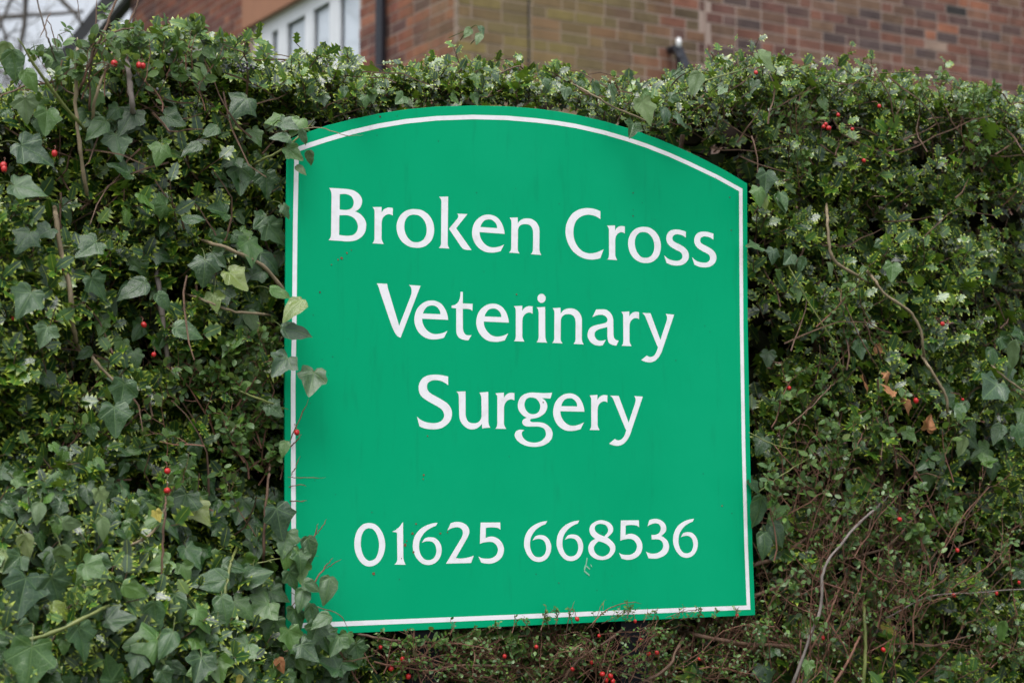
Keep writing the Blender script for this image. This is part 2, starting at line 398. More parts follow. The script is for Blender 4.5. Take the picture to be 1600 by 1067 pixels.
for a, b in ((win_y0+.03, yy[1]), (yy[2], yy[3]), (yy[4], yy[5]), (yy[6], yy[7])):
    q = MB(); q.box((.07, a, WZ0+.09), (.076, b, WZ1-.11)); link('pane', q.mesh('pane', GLASS), wo)
    q = MB(); t_ = .012; c_ = .058
    q.box((c_, a, WZ1-.11-t_), (.07, b, WZ1-.11)); q.box((c_, a, WZ0+.09), (.07, a+t_, WZ1-.11-t_)); q.box((c_, b-t_, WZ0+.09), (.07, b, WZ1-.11-t_))
    link('gasket', q.mesh('gasket', PIPE), wo)
q = MB(); q.box((-.05, win_y0-.05, WZ0-.06), (fx1, win_y1+.05, WZ0-.002)); link('sill', q.mesh('sill', UPVC), house)
q = MB(); q.box((-.03, win_y0+.002, WZ1+.003), (.1, LINT[1]-.004, WZ1+.42)); link('lintel', q.mesh('lintel', LINTEL), house)
# drainpipe on the left wall
py = hpix(606, 20, 'L')[0]; q = MB(); q.tube([(-.055, py, .1), (-.055, py, HEAD-.3)], .036, 14)
for z in (2.2, 4.2, 6.0): q.tube([(-.055, py, z-.02), (-.055, py, z+.02)], .043, 14)
pipe = link('drainpipe', q.mesh('drainpipe', PIPE, smooth=False), house)
# white bargeboard, dark soffit at the far end of the left wall, then an added unseen roof
e0 = hpix(178, 27, 'L'); e1 = hpix(203, -3, 'L')
sl = (e1[1]-e0[1])/(e1[0]-e0[0])
def board(name, mat, dy, wid, dep, x0):
    q = MB(); ya, yb = e0[0]+dy+2.0, e1[0]+dy-.9
    za, zb = e0[1]+sl*(ya-dy-e0[0]), e0[1]+sl*(yb-dy-e0[0])
    q.add([(x0,ya,za),(x0,yb,zb),(x0,yb,zb+wid),(x0,ya,za+wid),(x0+dep,ya,za),(x0+dep,yb,zb),(x0+dep,yb,zb+wid),(x0+dep,ya,za+wid)],
          [(0,1,2,3),(7,6,5,4),(0,4,5,1),(1,5,6,2),(2,6,7,3),(3,7,4,0)])
    return link(name, q.mesh(name, mat), house)
board('bargeboard', UPVC, 0, .05, .03, -.06)
board('soffit', simple('dark_soffit', (.02,.02,.022), .7), -.30, .34, .1, -.045)
q = MB(); q.add([(-.4,-.4,HEAD),(WALL_R+.4,-.4,HEAD),(WALL_R+.4,WALL_L+.3,HEAD),(-.4,WALL_L+.3,HEAD),(WALL_R*.4,WALL_L*.5,HEAD+2.2),(WALL_R*.6,WALL_L*.5,HEAD+2.2)],
      [(0,1,5,4),(1,2,5),(2,3,4,5),(3,0,4),(3,2,1,0)]); link('roof', q.mesh('roof', simple('dark_roof_tiles', (.10,.06,.05), .85)), house)  # out of view, added for its shading of the house
# dark bracket with a pale cap on the right wall
bx, bz = hpix(1044, 76, 'R'); q = MB()
q.tube([(bx, -.02, bz-.02), (bx, -.10, bz-.02), (bx+.01, -.14, bz-.10)], [.03, .034, .03], 8)
q.tube([(bx+.0, -.12, bz-.02), (bx+.03, -.13, bz-.16), (bx+.17, -.13, bz-.20)], [.028, .055, .03], 8)
br = link('wall_lamp', q.mesh('wall_lamp', PIPE), house, label='dark wall lamp bracket with a small white cap')
q = MB(); q.tube([(bx, -.12, bz-.02), (bx, -.12, bz+.02), (bx, -.12, bz+.045)], [.018, .019, .012], 8); link('cap', q.mesh('cap', CAPW, smooth=True), br)

# ------------------------------------------------------------------ bare tree far behind, top left
def bare_tree(base, label, seed, H=9.0, targets=()):
    rnd = random.Random(seed); root = bpy.data.objects.new('bare_tree', None); COL.objects.link(root); root.location = base
    tag(root, label, 'tree', 'bare trees behind the house')
    tr = MB(); pts = [np.array([math.sin(i*.7)*.08, math.cos(i*.9)*.06, H*.55*i/7]) for i in range(8)]
    tr.tube(pts, [.17-.012*i for i in range(8)], 9); link('trunk', tr.mesh('trunk', TREEBARK, smooth=True), root)
    fine = MB()
    def grow(mb_, a, d, L, r, lev):
        k = 6; P = [a]; dd = d.copy()
        for i in range(k):
            dd = nz(dd + np.array([rnd.gauss(0, .16), rnd.gauss(0, .16), rnd.gauss(.04, .12)])); P.append(P[-1]+dd*L/k)
        mb_.tube(P, [r*(1-.6*i/k) for i in range(k+1)], 5 if lev > 1 else 7, False)
        if lev < 4:
            for j in range([5, 6, 5, 4][lev]):
                i = rnd.randint(1, k); side = nz(np.cross(dd, [rnd.gauss(0, 1), rnd.gauss(0, 1), rnd.gauss(0, 1)]))
                grow(fine, P[i], nz(dd*.7+side*.9+np.array([0, 0, .1])), L*rnd.uniform(.45, .65), r*.48, lev+1)
    for j in range(9):
        i = 3+j//2; th = j*2.4; mb2 = MB()
        grow(mb2, pts[min(i, 7)], nz([math.cos(th), math.sin(th), .55]), H*.36, .065, 0)
        link('branch', mb2.mesh('branch', TREEBARK), root)
    for (P, r) in targets:
        mb2 = MB(); Q = curve_pts([np.array(q)-np.array(base) for q in P], 4); mb2.tube(Q, np.linspace(r, r*.6, len(Q)), 7); link('branch', mb2.mesh('branch', TREEBARK, smooth=True), root)
    link('twigs', fine.mesh('twigs', TREEBARK), root, kind='stuff')
    return root
def far(u, v, z):
    r = FW*FPX + RT*(u-800) + UP*(533.5-v); return tuple(CAM + r*(z/FPX))
t1 = [([far(52,-60,17), far(41,-5,17), far(38,40,17), far(32,75,17), far(36,130,17)], .030),
      ([far(-30,34,17.2), far(10,27,17.2), far(45,24,17.2), far(90,22,17.2), far(130,18,17.2)], .026),
      ([far(28,-20,16.8), far(12,12,16.8), far(0,40,16.8), far(-20,70,16.8)], .018),
      ([far(-5,20,16.9), far(6,50,16.9), far(14,80,16.9)], .020),
      ([far(80,-20,17.5), far(100,5,17.5), far(118,22,17.5), far(128,40,17.5)], .03)]
bare_tree(far(-330, 770, 17.3)[:2]+(0,), 'bare leafless tree behind the hedge, nearest the top left corner', 5, 9.0, t1)
bare_tree(far(-420, 770, 24)[:2]+(0,), 'taller bare tree further back at the left edge', 9, 11.0)

# ------------------------------------------------------------------ the sign
def smooth(txt, tile, closed=True, k=5):
    """'x,y' points in a tile of the traced lettering; * marks a corner; returns photo pixels"""
    x0, y0, s = tile; P = []; C = []
    for t in txt.split():
        c = t.endswith('*'); a, b = t.rstrip('*').split(','); P.append((x0+float(a)/s, y0+float(b)/s)); C.append(c)
    n = len(P); out = []
    for i in range(n):
        a, b = P[i], P[(i+1) % n]; ca, cb = C[i], C[(i+1) % n]
        out.append(a)
        if ca and cb: continue
        pa = P[i-1] if not ca else a; pb = P[(i+2) % n] if not cb else b
        for j in range(1, k):
            t = j/k; q = []
            for d in (0, 1):
                m0 = (b[d]-pa[d])/2 if not ca else None; m1 = (pb[d]-a[d])/2 if not cb else None
                if m0 is None: m0 = 1.5*(b[d]-a[d]) - .5*m1
                if m1 is None: m1 = 1.5*(b[d]-a[d]) - .5*m0
                h00 = 2*t**3-3*t*t+1; h10 = t**3-2*t*t+t; h01 = -2*t**3+3*t*t; h11 = t**3-t*t
                q.append(h00*a[d]+h10*m0+h01*b[d]+h11*m1)
            out.append(tuple(q))
    return out
def ell(cx, cy, rx, ry, tile, n=24):
    x0, y0, s = tile; return [(x0+(cx+rx*math.cos(2*math.pi*i/n))/s, y0+(cy+ry*math.sin(2*math.pi*i/n))/s) for i in range(n)]
t1_=(500,285,8.892); t2_=(610,295,8.892); t3_=(730,310,8.892); t4_=(870,310,8.892); t5_=(1020,330,8.892); t6_=(580,430,8.892); t7_=(695,450,8.892)
t8_=(800,450,8.892); t9_=(900,460,8.892); ta_=(640,575,8.892); tb_=(790,595,8.892); tc_=(890,600,8.892); td_=(545,800,10.667); te_=(640,800,10.0); tf_=(810,795,10.671); tg_=(940,795,10.0)
G = {}
G['B'] = [smooth('117,82* 290,91* 380,100 460,118 530,165 570,225 576,280 560,335 525,380 478,408* 545,440 600,495 630,560 632,620 618,690 580,750 520,795 450,818 370,824 300,818* 108,806* 130,785 143,755 147,710* 153,190* 150,150 138,110', t1_),
          smooth('266,172* 330,166 390,178 435,210 458,260 460,300 445,345 410,375 360,388 310,387 264,380*', t1_),
          smooth('260,464* 320,459 380,463 440,485 490,530 515,590 517,640 500,690 460,730 400,745 330,744 257,734*', t1_)]
G['r'] = [smooth('722,348* 848,346* 848,425* 870,390 905,365 950,354 1004,362* 1002,466* 980,452 945,446 905,458 870,490 853,530 848,580* 846,780* 854,815 878,860* 718,850* 740,825 749,780* 751,420* 746,385', t1_)]
G['o'] = [smooth('335,287 430,303 520,365 575,450 598,545 592,640 555,730 480,797 410,820 340,823 250,805 160,745 100,655 78,550 88,460 130,375 200,315 270,291', t2_),
          smooth('325,364 390,378 450,430 485,500 496,575 485,650 450,710 400,740 350,747 290,735 235,685 200,620 185,550 188,480 210,420 250,380 285,367', t2_)]
G['k'] = [smooth('668,116* 793,113* 786,770* 792,800 812,833* 664,826* 685,800 695,770* 700,180* 692,148', t2_),
          smooth('922,350* 1060,356* 905,552* 1118,853* 1050,852 1005,840 970,805 950,775* 805,560* 910,435* 932,405 935,380', t2_)]
G['e'] = [smooth('510,497* 500,430 470,350 420,280 350,240 285,230 210,242 130,295 80,370 60,460 65,540 100,630 160,700 240,745 330,757 400,750 455,737* 502,645* 440,672 370,685 310,680 250,650 200,595 170,530 163,472*', t3_),
          smooth('175,402* 190,360 225,315 275,297 330,302 375,335 400,375 407,418*', t3_)]
G['n'] = [smooth('580,273* 692,270* 693,353* 730,310 780,287 830,282 890,293 950,335 985,395 995,455* 993,720* 1002,755 1020,790* 875,778* 897,750 905,715* 907,480* 897,425 870,385 830,365 780,362 740,372 710,400 696,440* 692,710* 700,740 720,768* 572,756* 592,735 603,700* 606,340* 600,305', t3_)]
G['C'] = [smooth('595,183* 595,292* 540,258 480,237 410,232 330,255 265,310 230,390 221,480 235,580 280,670 345,735 410,762 460,768 520,760 580,740 640,712* 595,833* 540,847 470,853 380,840 290,800 200,720 140,610 113,500 118,390 150,300 210,215 290,163 370,142 440,140 520,153', t4_)]
G['s'] = [smooth('450,289* 447,370* 400,340 350,326 310,326 275,343 262,375 270,410 300,435 360,465 420,500 470,550 490,610 482,670 445,720 390,750 320,758 250,750 180,720* 148,615* 190,655 240,680 300,692 350,690 390,665 402,630 390,590 360,565 300,535 230,490 190,440 178,385 190,325 225,280 280,260 350,260 400,272', t5_)]
G['V'] = [smooth('70,116* 212,123* 225,190* 380,705* 535,310* 550,260 553,215 545,175 517,138* 676,150* 400,868* 360,850 320,800 285,725 260,660* 115,235* 95,170', t6_)]
G['t'] = [smooth('210,56* 242,56* 240,216* 377,222* 374,320* 350,302 310,292 240,292* 242,560* 255,615 285,650 320,658 362,656* 318,727* 260,722 200,700 160,650 150,580* 150,285* 85,278* 88,246* 135,235 180,195 203,130', t7_)]
G['i'] = [ell(401,146,57,63,t8_), smooth('332,270* 450,266* 452,670* 460,720 480,760* 333,754* 352,725 362,680* 362,345* 352,300', t8_)]
G['a'] = [smooth('270,212* 340,210 410,215 470,260 500,320 508,390* 510,560* 520,605 545,632 583,643* 550,712* 490,700 445,670 430,610 426,560* 426,455* 370,468 300,490 258,520 248,560 258,600 290,635 340,645 405,632* 362,706* 310,713 250,702 195,665 160,610 152,555 170,490 210,450 280,425 360,408 405,395 426,370 425,340 400,305 360,287 310,285 265,297 217,317*', t9_)]
G['y'] = [smooth('910,258* 1025,264* 1162,635* 1250,370* 1256,330 1250,295 1235,272* 1353,283* 1180,800* 1140,870 1090,920 1030,943 960,938 897,912* 975,850* 1000,865 1040,868 1080,845 1110,795 1130,735* 1115,710* 965,340* 945,295', t9_)]
G['S'] = [smooth('527,120* 527,240* 480,205 420,178 350,168 290,178 245,210 232,260 245,310 290,355 360,395 440,440 520,495 565,560 580,630 565,710 520,775 440,830 360,848 270,848 190,835 128,808* 95,676* 150,720 220,750 300,763 370,760 430,735 465,690 470,640 445,585 390,540 300,490 200,430 140,370 118,295 125,220 170,145 240,105 330,93 430,98', ta_)]
G['u'] = [smooth('642,328* 768,325* 768,640* 780,700 810,745 860,765 920,762 960,740 985,700 992,650* 988,430* 983,385 960,341* 1083,331* 1085,745* 1093,790 1113,825* 998,836* 996,775* 950,820 900,845 850,851 790,835 725,780 690,715 680,640* 675,400* 668,360', ta_)]
G['g'] = [smooth('637,165* 612,246* 495,238* 545,280 568,340 560,400 525,455 460,500 400,518 345,528 330,545 340,565 370,573 440,573 520,585 580,620 625,670 643,730 630,800 580,860 500,900 400,915 300,907 210,872 145,820 117,760 130,710 160,685 200,677 255,688* 225,700 215,735 235,790 290,835 370,856 450,848 510,815 545,770 550,720 530,670 490,645 430,633 290,632 240,612 222,575 235,540 285,510* 225,475 175,410 160,340 175,270 215,210 280,175 350,162 430,165 520,170', tb_),
          smooth('350,230 410,245 455,295 473,350 462,410 425,450 370,463 310,445 265,390 252,325 270,265 305,237', tb_)]
G['0'] = [smooth('340,178 430,200 510,275 570,390 596,530 580,660 530,780 450,865 345,900 250,880 165,800 105,680 83,540 95,410 140,290 220,205 280,184', td_),
          smooth('335,265 395,285 450,355 485,460 495,560 475,680 430,770 345,808 280,780 225,700 195,590 190,490 205,385 245,305 290,272', td_)]
G['1'] = [smooth('893,160* 898,750* 908,805 935,872* 752,868* 785,830 800,780* 793,345* 770,332 712,319* 770,295 830,245', td_)]
G['6'] = [smooth('428,162* 400,210* 320,245 240,300 180,375 148,450 138,530 145,600 170,670 215,725 270,745 330,738 380,700 405,640 408,580 390,510 350,465 300,450 240,453 180,475* 225,410* 270,392 320,388 390,402 450,455 485,530 490,610 470,690 420,765 350,808 270,820 180,795 100,715 55,620 40,540 50,440 85,350 150,270 240,210 340,175', te_)]
G['2'] = [smooth('633,170* 690,153 760,150 830,168 890,210 920,270 920,330 890,400* 712,712* 780,720 850,715 920,700 993,675* 950,790* 558,800* 800,400* 822,340 818,290 790,250 740,232 680,238 630,255 580,282*', te_)]
G['5'] = [smooth('1100,160* 1405,158* 1408,270* 1370,245 1310,235 1240,235 1180,243* 1177,400* 1250,378 1320,385 1390,425 1445,500 1463,590 1440,680 1380,750 1290,793 1200,800 1108,783* 1067,690* 1120,715 1190,722 1270,715 1340,670 1370,600 1360,540 1325,490 1270,462 1200,462 1130,475 1088,492*', te_)]
G['8'] = [smooth('1380,183 1483,213 1547,267 1568,341 1545,400 1472,470* 1536,523 1590,587 1604,662 1579,736 1515,806 1440,838 1350,845 1260,820 1185,760 1155,680 1160,610 1200,540 1270,495* 1215,450 1180,390 1175,320 1210,250 1290,200', tf_),
          smooth('1370,245 1446,270 1480,325 1478,384 1420,455* 1320,410 1270,360 1262,300 1300,255', tf_),
          smooth('1325,535* 1387,550 1462,587 1510,640 1515,694 1483,747 1430,780 1380,787 1310,765 1260,710 1245,640 1275,580', tf_)]
G['3'] = [smooth('733,175* 790,155 850,152 920,175 975,225 998,290 985,355 920,418* 980,455 1025,510 1042,590 1020,670 960,730 870,765 800,772 722,765* 683,665* 740,688 800,695 870,680 930,635 952,580 940,520 900,480 840,470 772,473* 768,403* 830,400 880,378 910,330 908,270 870,228 810,222 750,240 706,268*', tg_)]
TEXT = [('B',None,None),('r',None,None),('o',None,None),('k',None,None),('e',None,None),('n',None,None),
        ('C',None,None),('r',(580.7,380.6),(947.6,405.8)),('o',(648,387.6),(1006.1,411.3)),('s',None,None),('s',(1070.6,362.5),(1113.6,365.8)),
        ('V',None,None),('e',(787.4,365.9),(699.2,499.95)),('t',None,None),('e',(787.4,365.9),(794,504.3)),('r',(580.7,380.6),(801.7,533.2)),('i',None,None),
        ('n',(794.3,395.0),(861.6,535.8)),('a',None,None),('r',(580.7,380.6),(969.95,540.4)),('y',None,None),
        ('S',None,None),('u',None,None),('r',(580.7,380.6),(772.8,669.7)),('g',None,None),('e',(787.4,365.9),(912.0,643.1)),('r',(580.7,380.6),(919.8,671.6)),('y',(1002.3,489.0),(952.2,618.0)),
        ('0',None,None),('1',None,None),('6',None,None),('2',None,None),('5',None,None),
        ('6',(682.8,816.2),(854.0,813.6)),('6',(682.8,816.2),(904.0,812.8)),('8',None,None),('5',(780.5,815.8),(997,812.4)),('3',None,None),('6',(682.8,816.2),(1083.3,810))]
base = hp(810, 980, -.004); base[2] = 0
sign = hedge_empty('surgery_sign', base, 'green arched sign board with white lettering set into the hedge', 'sign')
def flat(name, contours, dfront, thick, mat, parent, label=None, bevel=0, local=False):
    cu = bpy.data.curves.new(name, 'CURVE'); cu.dimensions = '2D'; cu.fill_mode = 'BOTH'; cu.extrude = thick/2; cu.bevel_depth = bevel
    for c in contours:
        sp = cu.splines.new('POLY'); sp.points.add(len(c)-1); sp.use_cyclic_u = True
        for q, (a, b) in zip(sp.points, c): q.co = (a, b, 0, 1)
    tmp = bpy.data.objects.new('tmp', cu); COL.objects.link(tmp); bpy.context.view_layer.update()
    me = bpy.data.meshes.new_from_object(tmp.evaluated_get(bpy.context.evaluated_depsgraph_get()))
    bpy.data.objects.remove(tmp); me.name = name
    # curve plane (x, y, z) -> frame (x, -z, y)
    me.transform(Matrix(((1,0,0,0),(0,0,-1,-(dfront-thick/2)-base[1]),(0,1,0,0),(0,0,0,1))))
    me.materials.clear(); me.materials.append(mat)
    return link(name, me, parent, label=label)
def loc(u, v): q = hp(u, v, 0); return (q[0]-base[0], q[2])
OUT = [(449,220),(462,214.5),(478,208.5),(509,197.5),(550,187.3),(590.6,178.8),(634,172.2),(681,167.8),(737.5,166.2),(790.6,167.3),(837.5,171),(870,175.3),(900,180.6),(943.8,190.8),(990,204.3),(1031,219.5),(1066,234.3),(1096.9,249),(1132,267.2),(1166,287.4),
       (1166.3,400),(1167,510),(1170.5,700),(1174.3,850),(1178.5,960),(1096,963.6),(800,977.3),(556,987.6),(446,992.5),(445,800),(444.7,600),(445.5,500),(447,330)]
flat('panel', [[loc(*q) for q in OUT]], .002, .004, SIGNG, sign, bevel=.0006)
CEN = [(462.7,234.5),(484.4,226.9),(509.4,218.8),(550,206.9),(590.6,197.5),(634,190.3),(681,185.6),(737.5,183.6),(790.6,185),(837.5,189),(870,193),(900,197.9),(943.8,208),(980,218.7),(1009,228.4),(1045,242.5),(1075,256),(1118.8,276.8),(1156.3,297.4),
       (1156.8,400),(1157.6,510),(1160.7,700),(1164.6,850),(1168.4,948.5),(1090,951.4),(800,963.2),(560,973),(458.5,977),(458.2,870),(457.5,750),(457.2,600),(459.0,500),(460.5,350)]
cl = np.array([loc(*q) for q in CEN]); n_ = len(cl); ins, outs = [], []
for i in range(n_):
    a, b, c = cl[i-1], cl[i], cl[(i+1) % n_]; d1 = (b-a)/np.linalg.norm(b-a); d2 = (c-b)/np.linalg.norm(c-b)
    m1 = np.array([-d1[1], d1[0]]); m2 = np.array([-d2[1], d2[0]]); m = (m1+m2); m = m/np.linalg.norm(m); k = .0042/max(.3, m @ m1)
    ins.append(tuple(b-m*k)); outs.append(tuple(b+m*k))
flat('border_line', [outs, ins], .0028, .0009, WHITE, sign)
for ch, src, dst in TEXT:
    cs = [[loc(*q) for q in c] for c in G[ch]]
    if src:
        a, b = loc(*src), loc(*dst); cs = [[(x+b[0]-a[0], y+b[1]-a[1]) for x, y in c] for c in cs]
    flat('digit' if ch.isdigit() else 'letter', cs, .0028, .0009, WHITE, sign, label=f"white {'digit' if ch.isdigit() else 'letter'} {ch}")
bpt = np.array([0, 0, 0])
for u in (654, 981):                                              # two square posts behind the panel
    q = hp(u, 1000, -.03); x = q[0]-base[0]; m_ = MB(); top = hp(u, 330, -.03)[2]
    m_.box((x-.03, .002, 0), (x+.03, .062, top)); link('post', m_.mesh('post', POSTM), sign)
def blob(u, v, r, mat, name, par, seed, st=1.0, dfr=.0036):
    r *= .68
    rr = random.Random(seed); c = loc(u, v); th0 = rr.random()*3
    pts = [(c[0]+r*(.55+.6*rr.random())*math.cos(t)*st, c[1]+r*(.55+.6*rr.random())*math.sin(t)) for t in [2*math.pi*i/9 for i in range(9)]]
    flat(name, [pts], dfr, .0007, mat, par)
k = 0
for (u, v, r) in [(643.5,833,.0042),(632,851,.0042),(634.5,845,.002),(645,862,.003),(583,895.5,.0045),(649,818,.0025),(687,833,.003),(698,831,.0018),(533,404,.004),(527,406,.002),(541,396,.0025),(548,391,.0015),(517,414,.0018),(806,460,.0026),
                  (661,742,.003),(660,748,.002),(667,681,.002),(626,872,.0018),(847.5,628.5,.0022),(1127,790,.0025),(499,457,.003),(988,302,.0022),(988,338,.0022),(1141,360,.0022),(1139,309,.0022),(593,183,.003),(580,800,.0012),(872,910,.0015)]:
    blob(u, v, r, RUSTSPOT if k < 20 else CALYX, 'dirt_spot', sign, k+50, 1.0, .0032); k += 1
def chip(pts):
    pts = [(917+(a-917)*.72, 884+(b-884)*.8) for a, b in pts]; flat('scuff_mark', [[loc(*q) for q in pts]], .0032, .0006, SCUFF, sign)
chip([(915.2,867.5),(917,868),(914.6,882),(912.4,881)]); chip([(912.2,881),(914,882.5),(911,893),(908.5,890)]); chip([(914,882),(922,889),(921,891),(913.5,885)]); chip([(910,892),(921,900),(920.5,903.5),(909,894.5)]); chip([(922.5,880),(925.5,882),(926.5,886),(925,885.5)])

# ------------------------------------------------------------------ leaf templates: (verts, tris, uv, rim), length 1 along +y, upper side +z
def T_holly(seed, wide=.33, wave=.10, nsp=4):
    rr = random.Random(seed); V = []; F = []; UVs = []; RM = []
    ts = [0]+[.09+.82*i/nsp for i in range(nsp+1)]+[1.0]
    bend = rr.uniform(-.25, .05)
    def add(x, y, z, r): V.append((x, y*(1-.04*abs(bend)), z + bend*y*y)); UVs.append((x, y)); RM.append(r); return len(V)-1
    W = lambda t: wide*(math.sin(math.pi*min(1, t*.95+.06))**.75)
    mid = [add(0, t, 0, 0) for t in ts]
    for sx in (1, -1):
        hol = [add(sx*W(t)*.54, t, .07*(1-t), .83) for t in ts[1:-1]]
        q = [mid[0], mid[1], hol[0]]; F.append(tuple(q if sx < 0 else q[::-1]))
        for i in range(nsp):
            a, b, c, d = mid[i+1], hol[i], hol[i+1], mid[i+2]
            for tri in ((a, d, b), (b, d, c)): F.append(tri if sx < 0 else tri[::-1])
            tm = (ts[i+1]+ts[i+2])/2; k = rr.uniform(.9, 1.25)
            s_ = add(sx*W(tm)*1.32*k, tm+.035, wave*(1 if (i+(sx > 0)) % 2 else -.8)*rr.uniform(.6, 1.3), 1.06)
            tri = (b, c, s_); F.append(tri if sx < 0 else tri[::-1])
        tri = (mid[-2], mid[-1], hol[-1]); F.append(tri if sx < 0 else tri[::-1])
    RM[mid[-1]] = 1.0
    return np.array(V), np.array(F), np.array(UVs), np.array(RM)
def T_ivy(seed, out=None, curl=.22):
    rr = random.Random(seed)
    half = out or [(.0,-.03),(.10,-.14),(.26,-.20),(.40,-.12),(.43,.0),(.44,.10),(.60,.24),(.50,.36),(.34,.42),(.30,.56),(.20,.76),(.09,.92),(.0,1.03)]
    half = [(x*rr.uniform(.93, 1.07), y+rr.uniform(-.02, .02)) for x, y in half]; half[0] = (0, half[0][1]); half[-1] = (0, half[-1][1])
    left = [(-x*rr.uniform(.9, 1.05), y) for x, y in half[1:-1]][::-1]
    ring = half + left; n = len(ring); c0 = (0, .10)
    cup = rr.uniform(-.42, .12); fold = rr.uniform(.02, .26); dr = rr.uniform(-curl*1.6, .06); tw = rr.uniform(-.3, .3)
    def Z(x, y): return cup*(x*x)*1.3 + fold*abs(x) + dr*y*y + tw*x*y + .055*math.sin(9*x+seed)*abs(x)*2 + .035*math.sin(7*y+seed*2) + .03*math.sin(11*(x+y)+seed)
    V = [(0, 0, 0)]; U = [(0, 0)]
    for k in (.5, 1.0):
        for x, y in ring: V.append((x*k, y*k, Z(x*k, y*k))); U.append((x*k, y*k))
    F = []
    for i in range(n):
        j = (i+1) % n
        F.append((0, 1+i, 1+j)); F.append((1+i, 1+n+i, 1+n+j)); F.append((1+i, 1+n+j, 1+j))
    return np.array(V, float), np.array(F), np.array(U, float), np.full(len(V), .4)
ADULT = [(.0,-.06),(.10,-.10),(.24,-.06),(.34,.06),(.38,.2),(.37,.34),(.32,.50),(.24,.68),(.14,.86),(.05,.98),(.0,1.05)]
def T_oval(seed, wd=.28, fold=.25):
    rr = random.Random(seed); b = rr.uniform(-.25, .05); V = []; U = []; RM = []
    ys = [0, .22, .5, .78, 1.0]; ws = [0, .8, 1, .72, 0]
    for y, q in zip(ys, ws): V.append((0, y, b*y*y)); U.append((0, y)); RM.append(0)
    for sx in (1, -1):
        for y, q in zip(ys[1:-1], ws[1:-1]): V.append((sx*wd*q, y+.02, b*y*y+fold*wd*q*.6)); U.append((sx*wd*q, y)); RM.append(1)
    F = []
    for k, sx in ((5, 1), (8, -1)):
        t = [(0, 1, k), (1, 2, k), (2, k+1, k), (2, 3, k+1), (3, k+2, k+1), (3, 4, k+2)]
        F += [x[::-1] if sx > 0 else x for x in t]
    return np.array(V, float), np.array(F), np.array(U, float), np.array(RM, float)
TP = {'holly': [T_holly(i, .28+.05*(i % 3), .08+.025*(i % 4), 3+(i % 2)) for i in range(6)],
      'ivy': [T_ivy(i) for i in range(6)] + [T_ivy(20+i, ADULT) for i in range(3)] + [T_ivy(40+i) for i in range(5)],
      'oval': [T_oval(i) for i in range(4)]}
def fix_winding(tp):
    V, F, U, RM = tp; a = np.cross(V[F[:, 1]]-V[F[:, 0]], V[F[:, 2]]-V[F[:, 0]])[:, 2]
    F = F.copy(); F[a < 0] = F[a < 0][:, ::-1]; return V, F, U, RM
for k in TP: TP[k] = [fix_winding(t) for t in TP[k]]

class Leaves:
    """a plant's leaves: position of the base, tip direction, upper-side direction, size, template"""
    def __init__(s): s.P = []; s.Y = []; s.Z = []; s.S = []; s.K = []; s.H = []
    def add(s, pos, tip, nrm, size, k, hero=0):
        s.P.append(pos); s.Y.append(tip); s.Z.append(nrm); s.S.append(size); s.K.append(k); s.H.append(hero)
    def arrays(s):
        P = np.array(s.P, float); Y = np.array(s.Y, float); Z = np.array(s.Z, float)
        Y /= np.linalg.norm(Y, axis=1)[:, None]+1e-9; X = np.cross(Y, Z); X /= np.linalg.norm(X, axis=1)[:, None]+1e-9; Z = np.cross(X, Y)
        return P, X, Y, Z, np.array(s.S), np.array(s.K), np.array(s.H)
def tmpl_mesh(name, tp, mat, rnd=0.0):
    V, F, U, RM = tp; me = bpy.data.meshes.new(name)
    build(me, V, F, U, RM, np.full(len(V), rnd)); me.materials.append(mat); return me
def build(me, V, F, U, RM, RD):
    me.vertices.add(len(V)); me.vertices.foreach_set('co', V.astype(np.float32).ravel())
    nf = len(F); me.loops.add(nf*3); me.loops.foreach_set('vertex_index', F.astype(np.int32).ravel())
    me.polygons.add(nf); me.polygons.foreach_set('loop_start', np.arange(0, nf*3, 3, dtype=np.int32))
    me.update(calc_edges=True)
    me.polygons.foreach_set('use_smooth', np.ones(nf, dtype=bool))
    uvl = me.uv_layers.new(name='UVMap'); uvl.data.foreach_set('uv', U[F.ravel()].astype(np.float32).ravel())
    for nm, arr in (('rim', RM), ('rnd', RD)):
        a = me.attributes.new(nm, 'FLOAT', 'POINT'); a.data.foreach_set('value', arr.astype(np.float32))
    me.update()
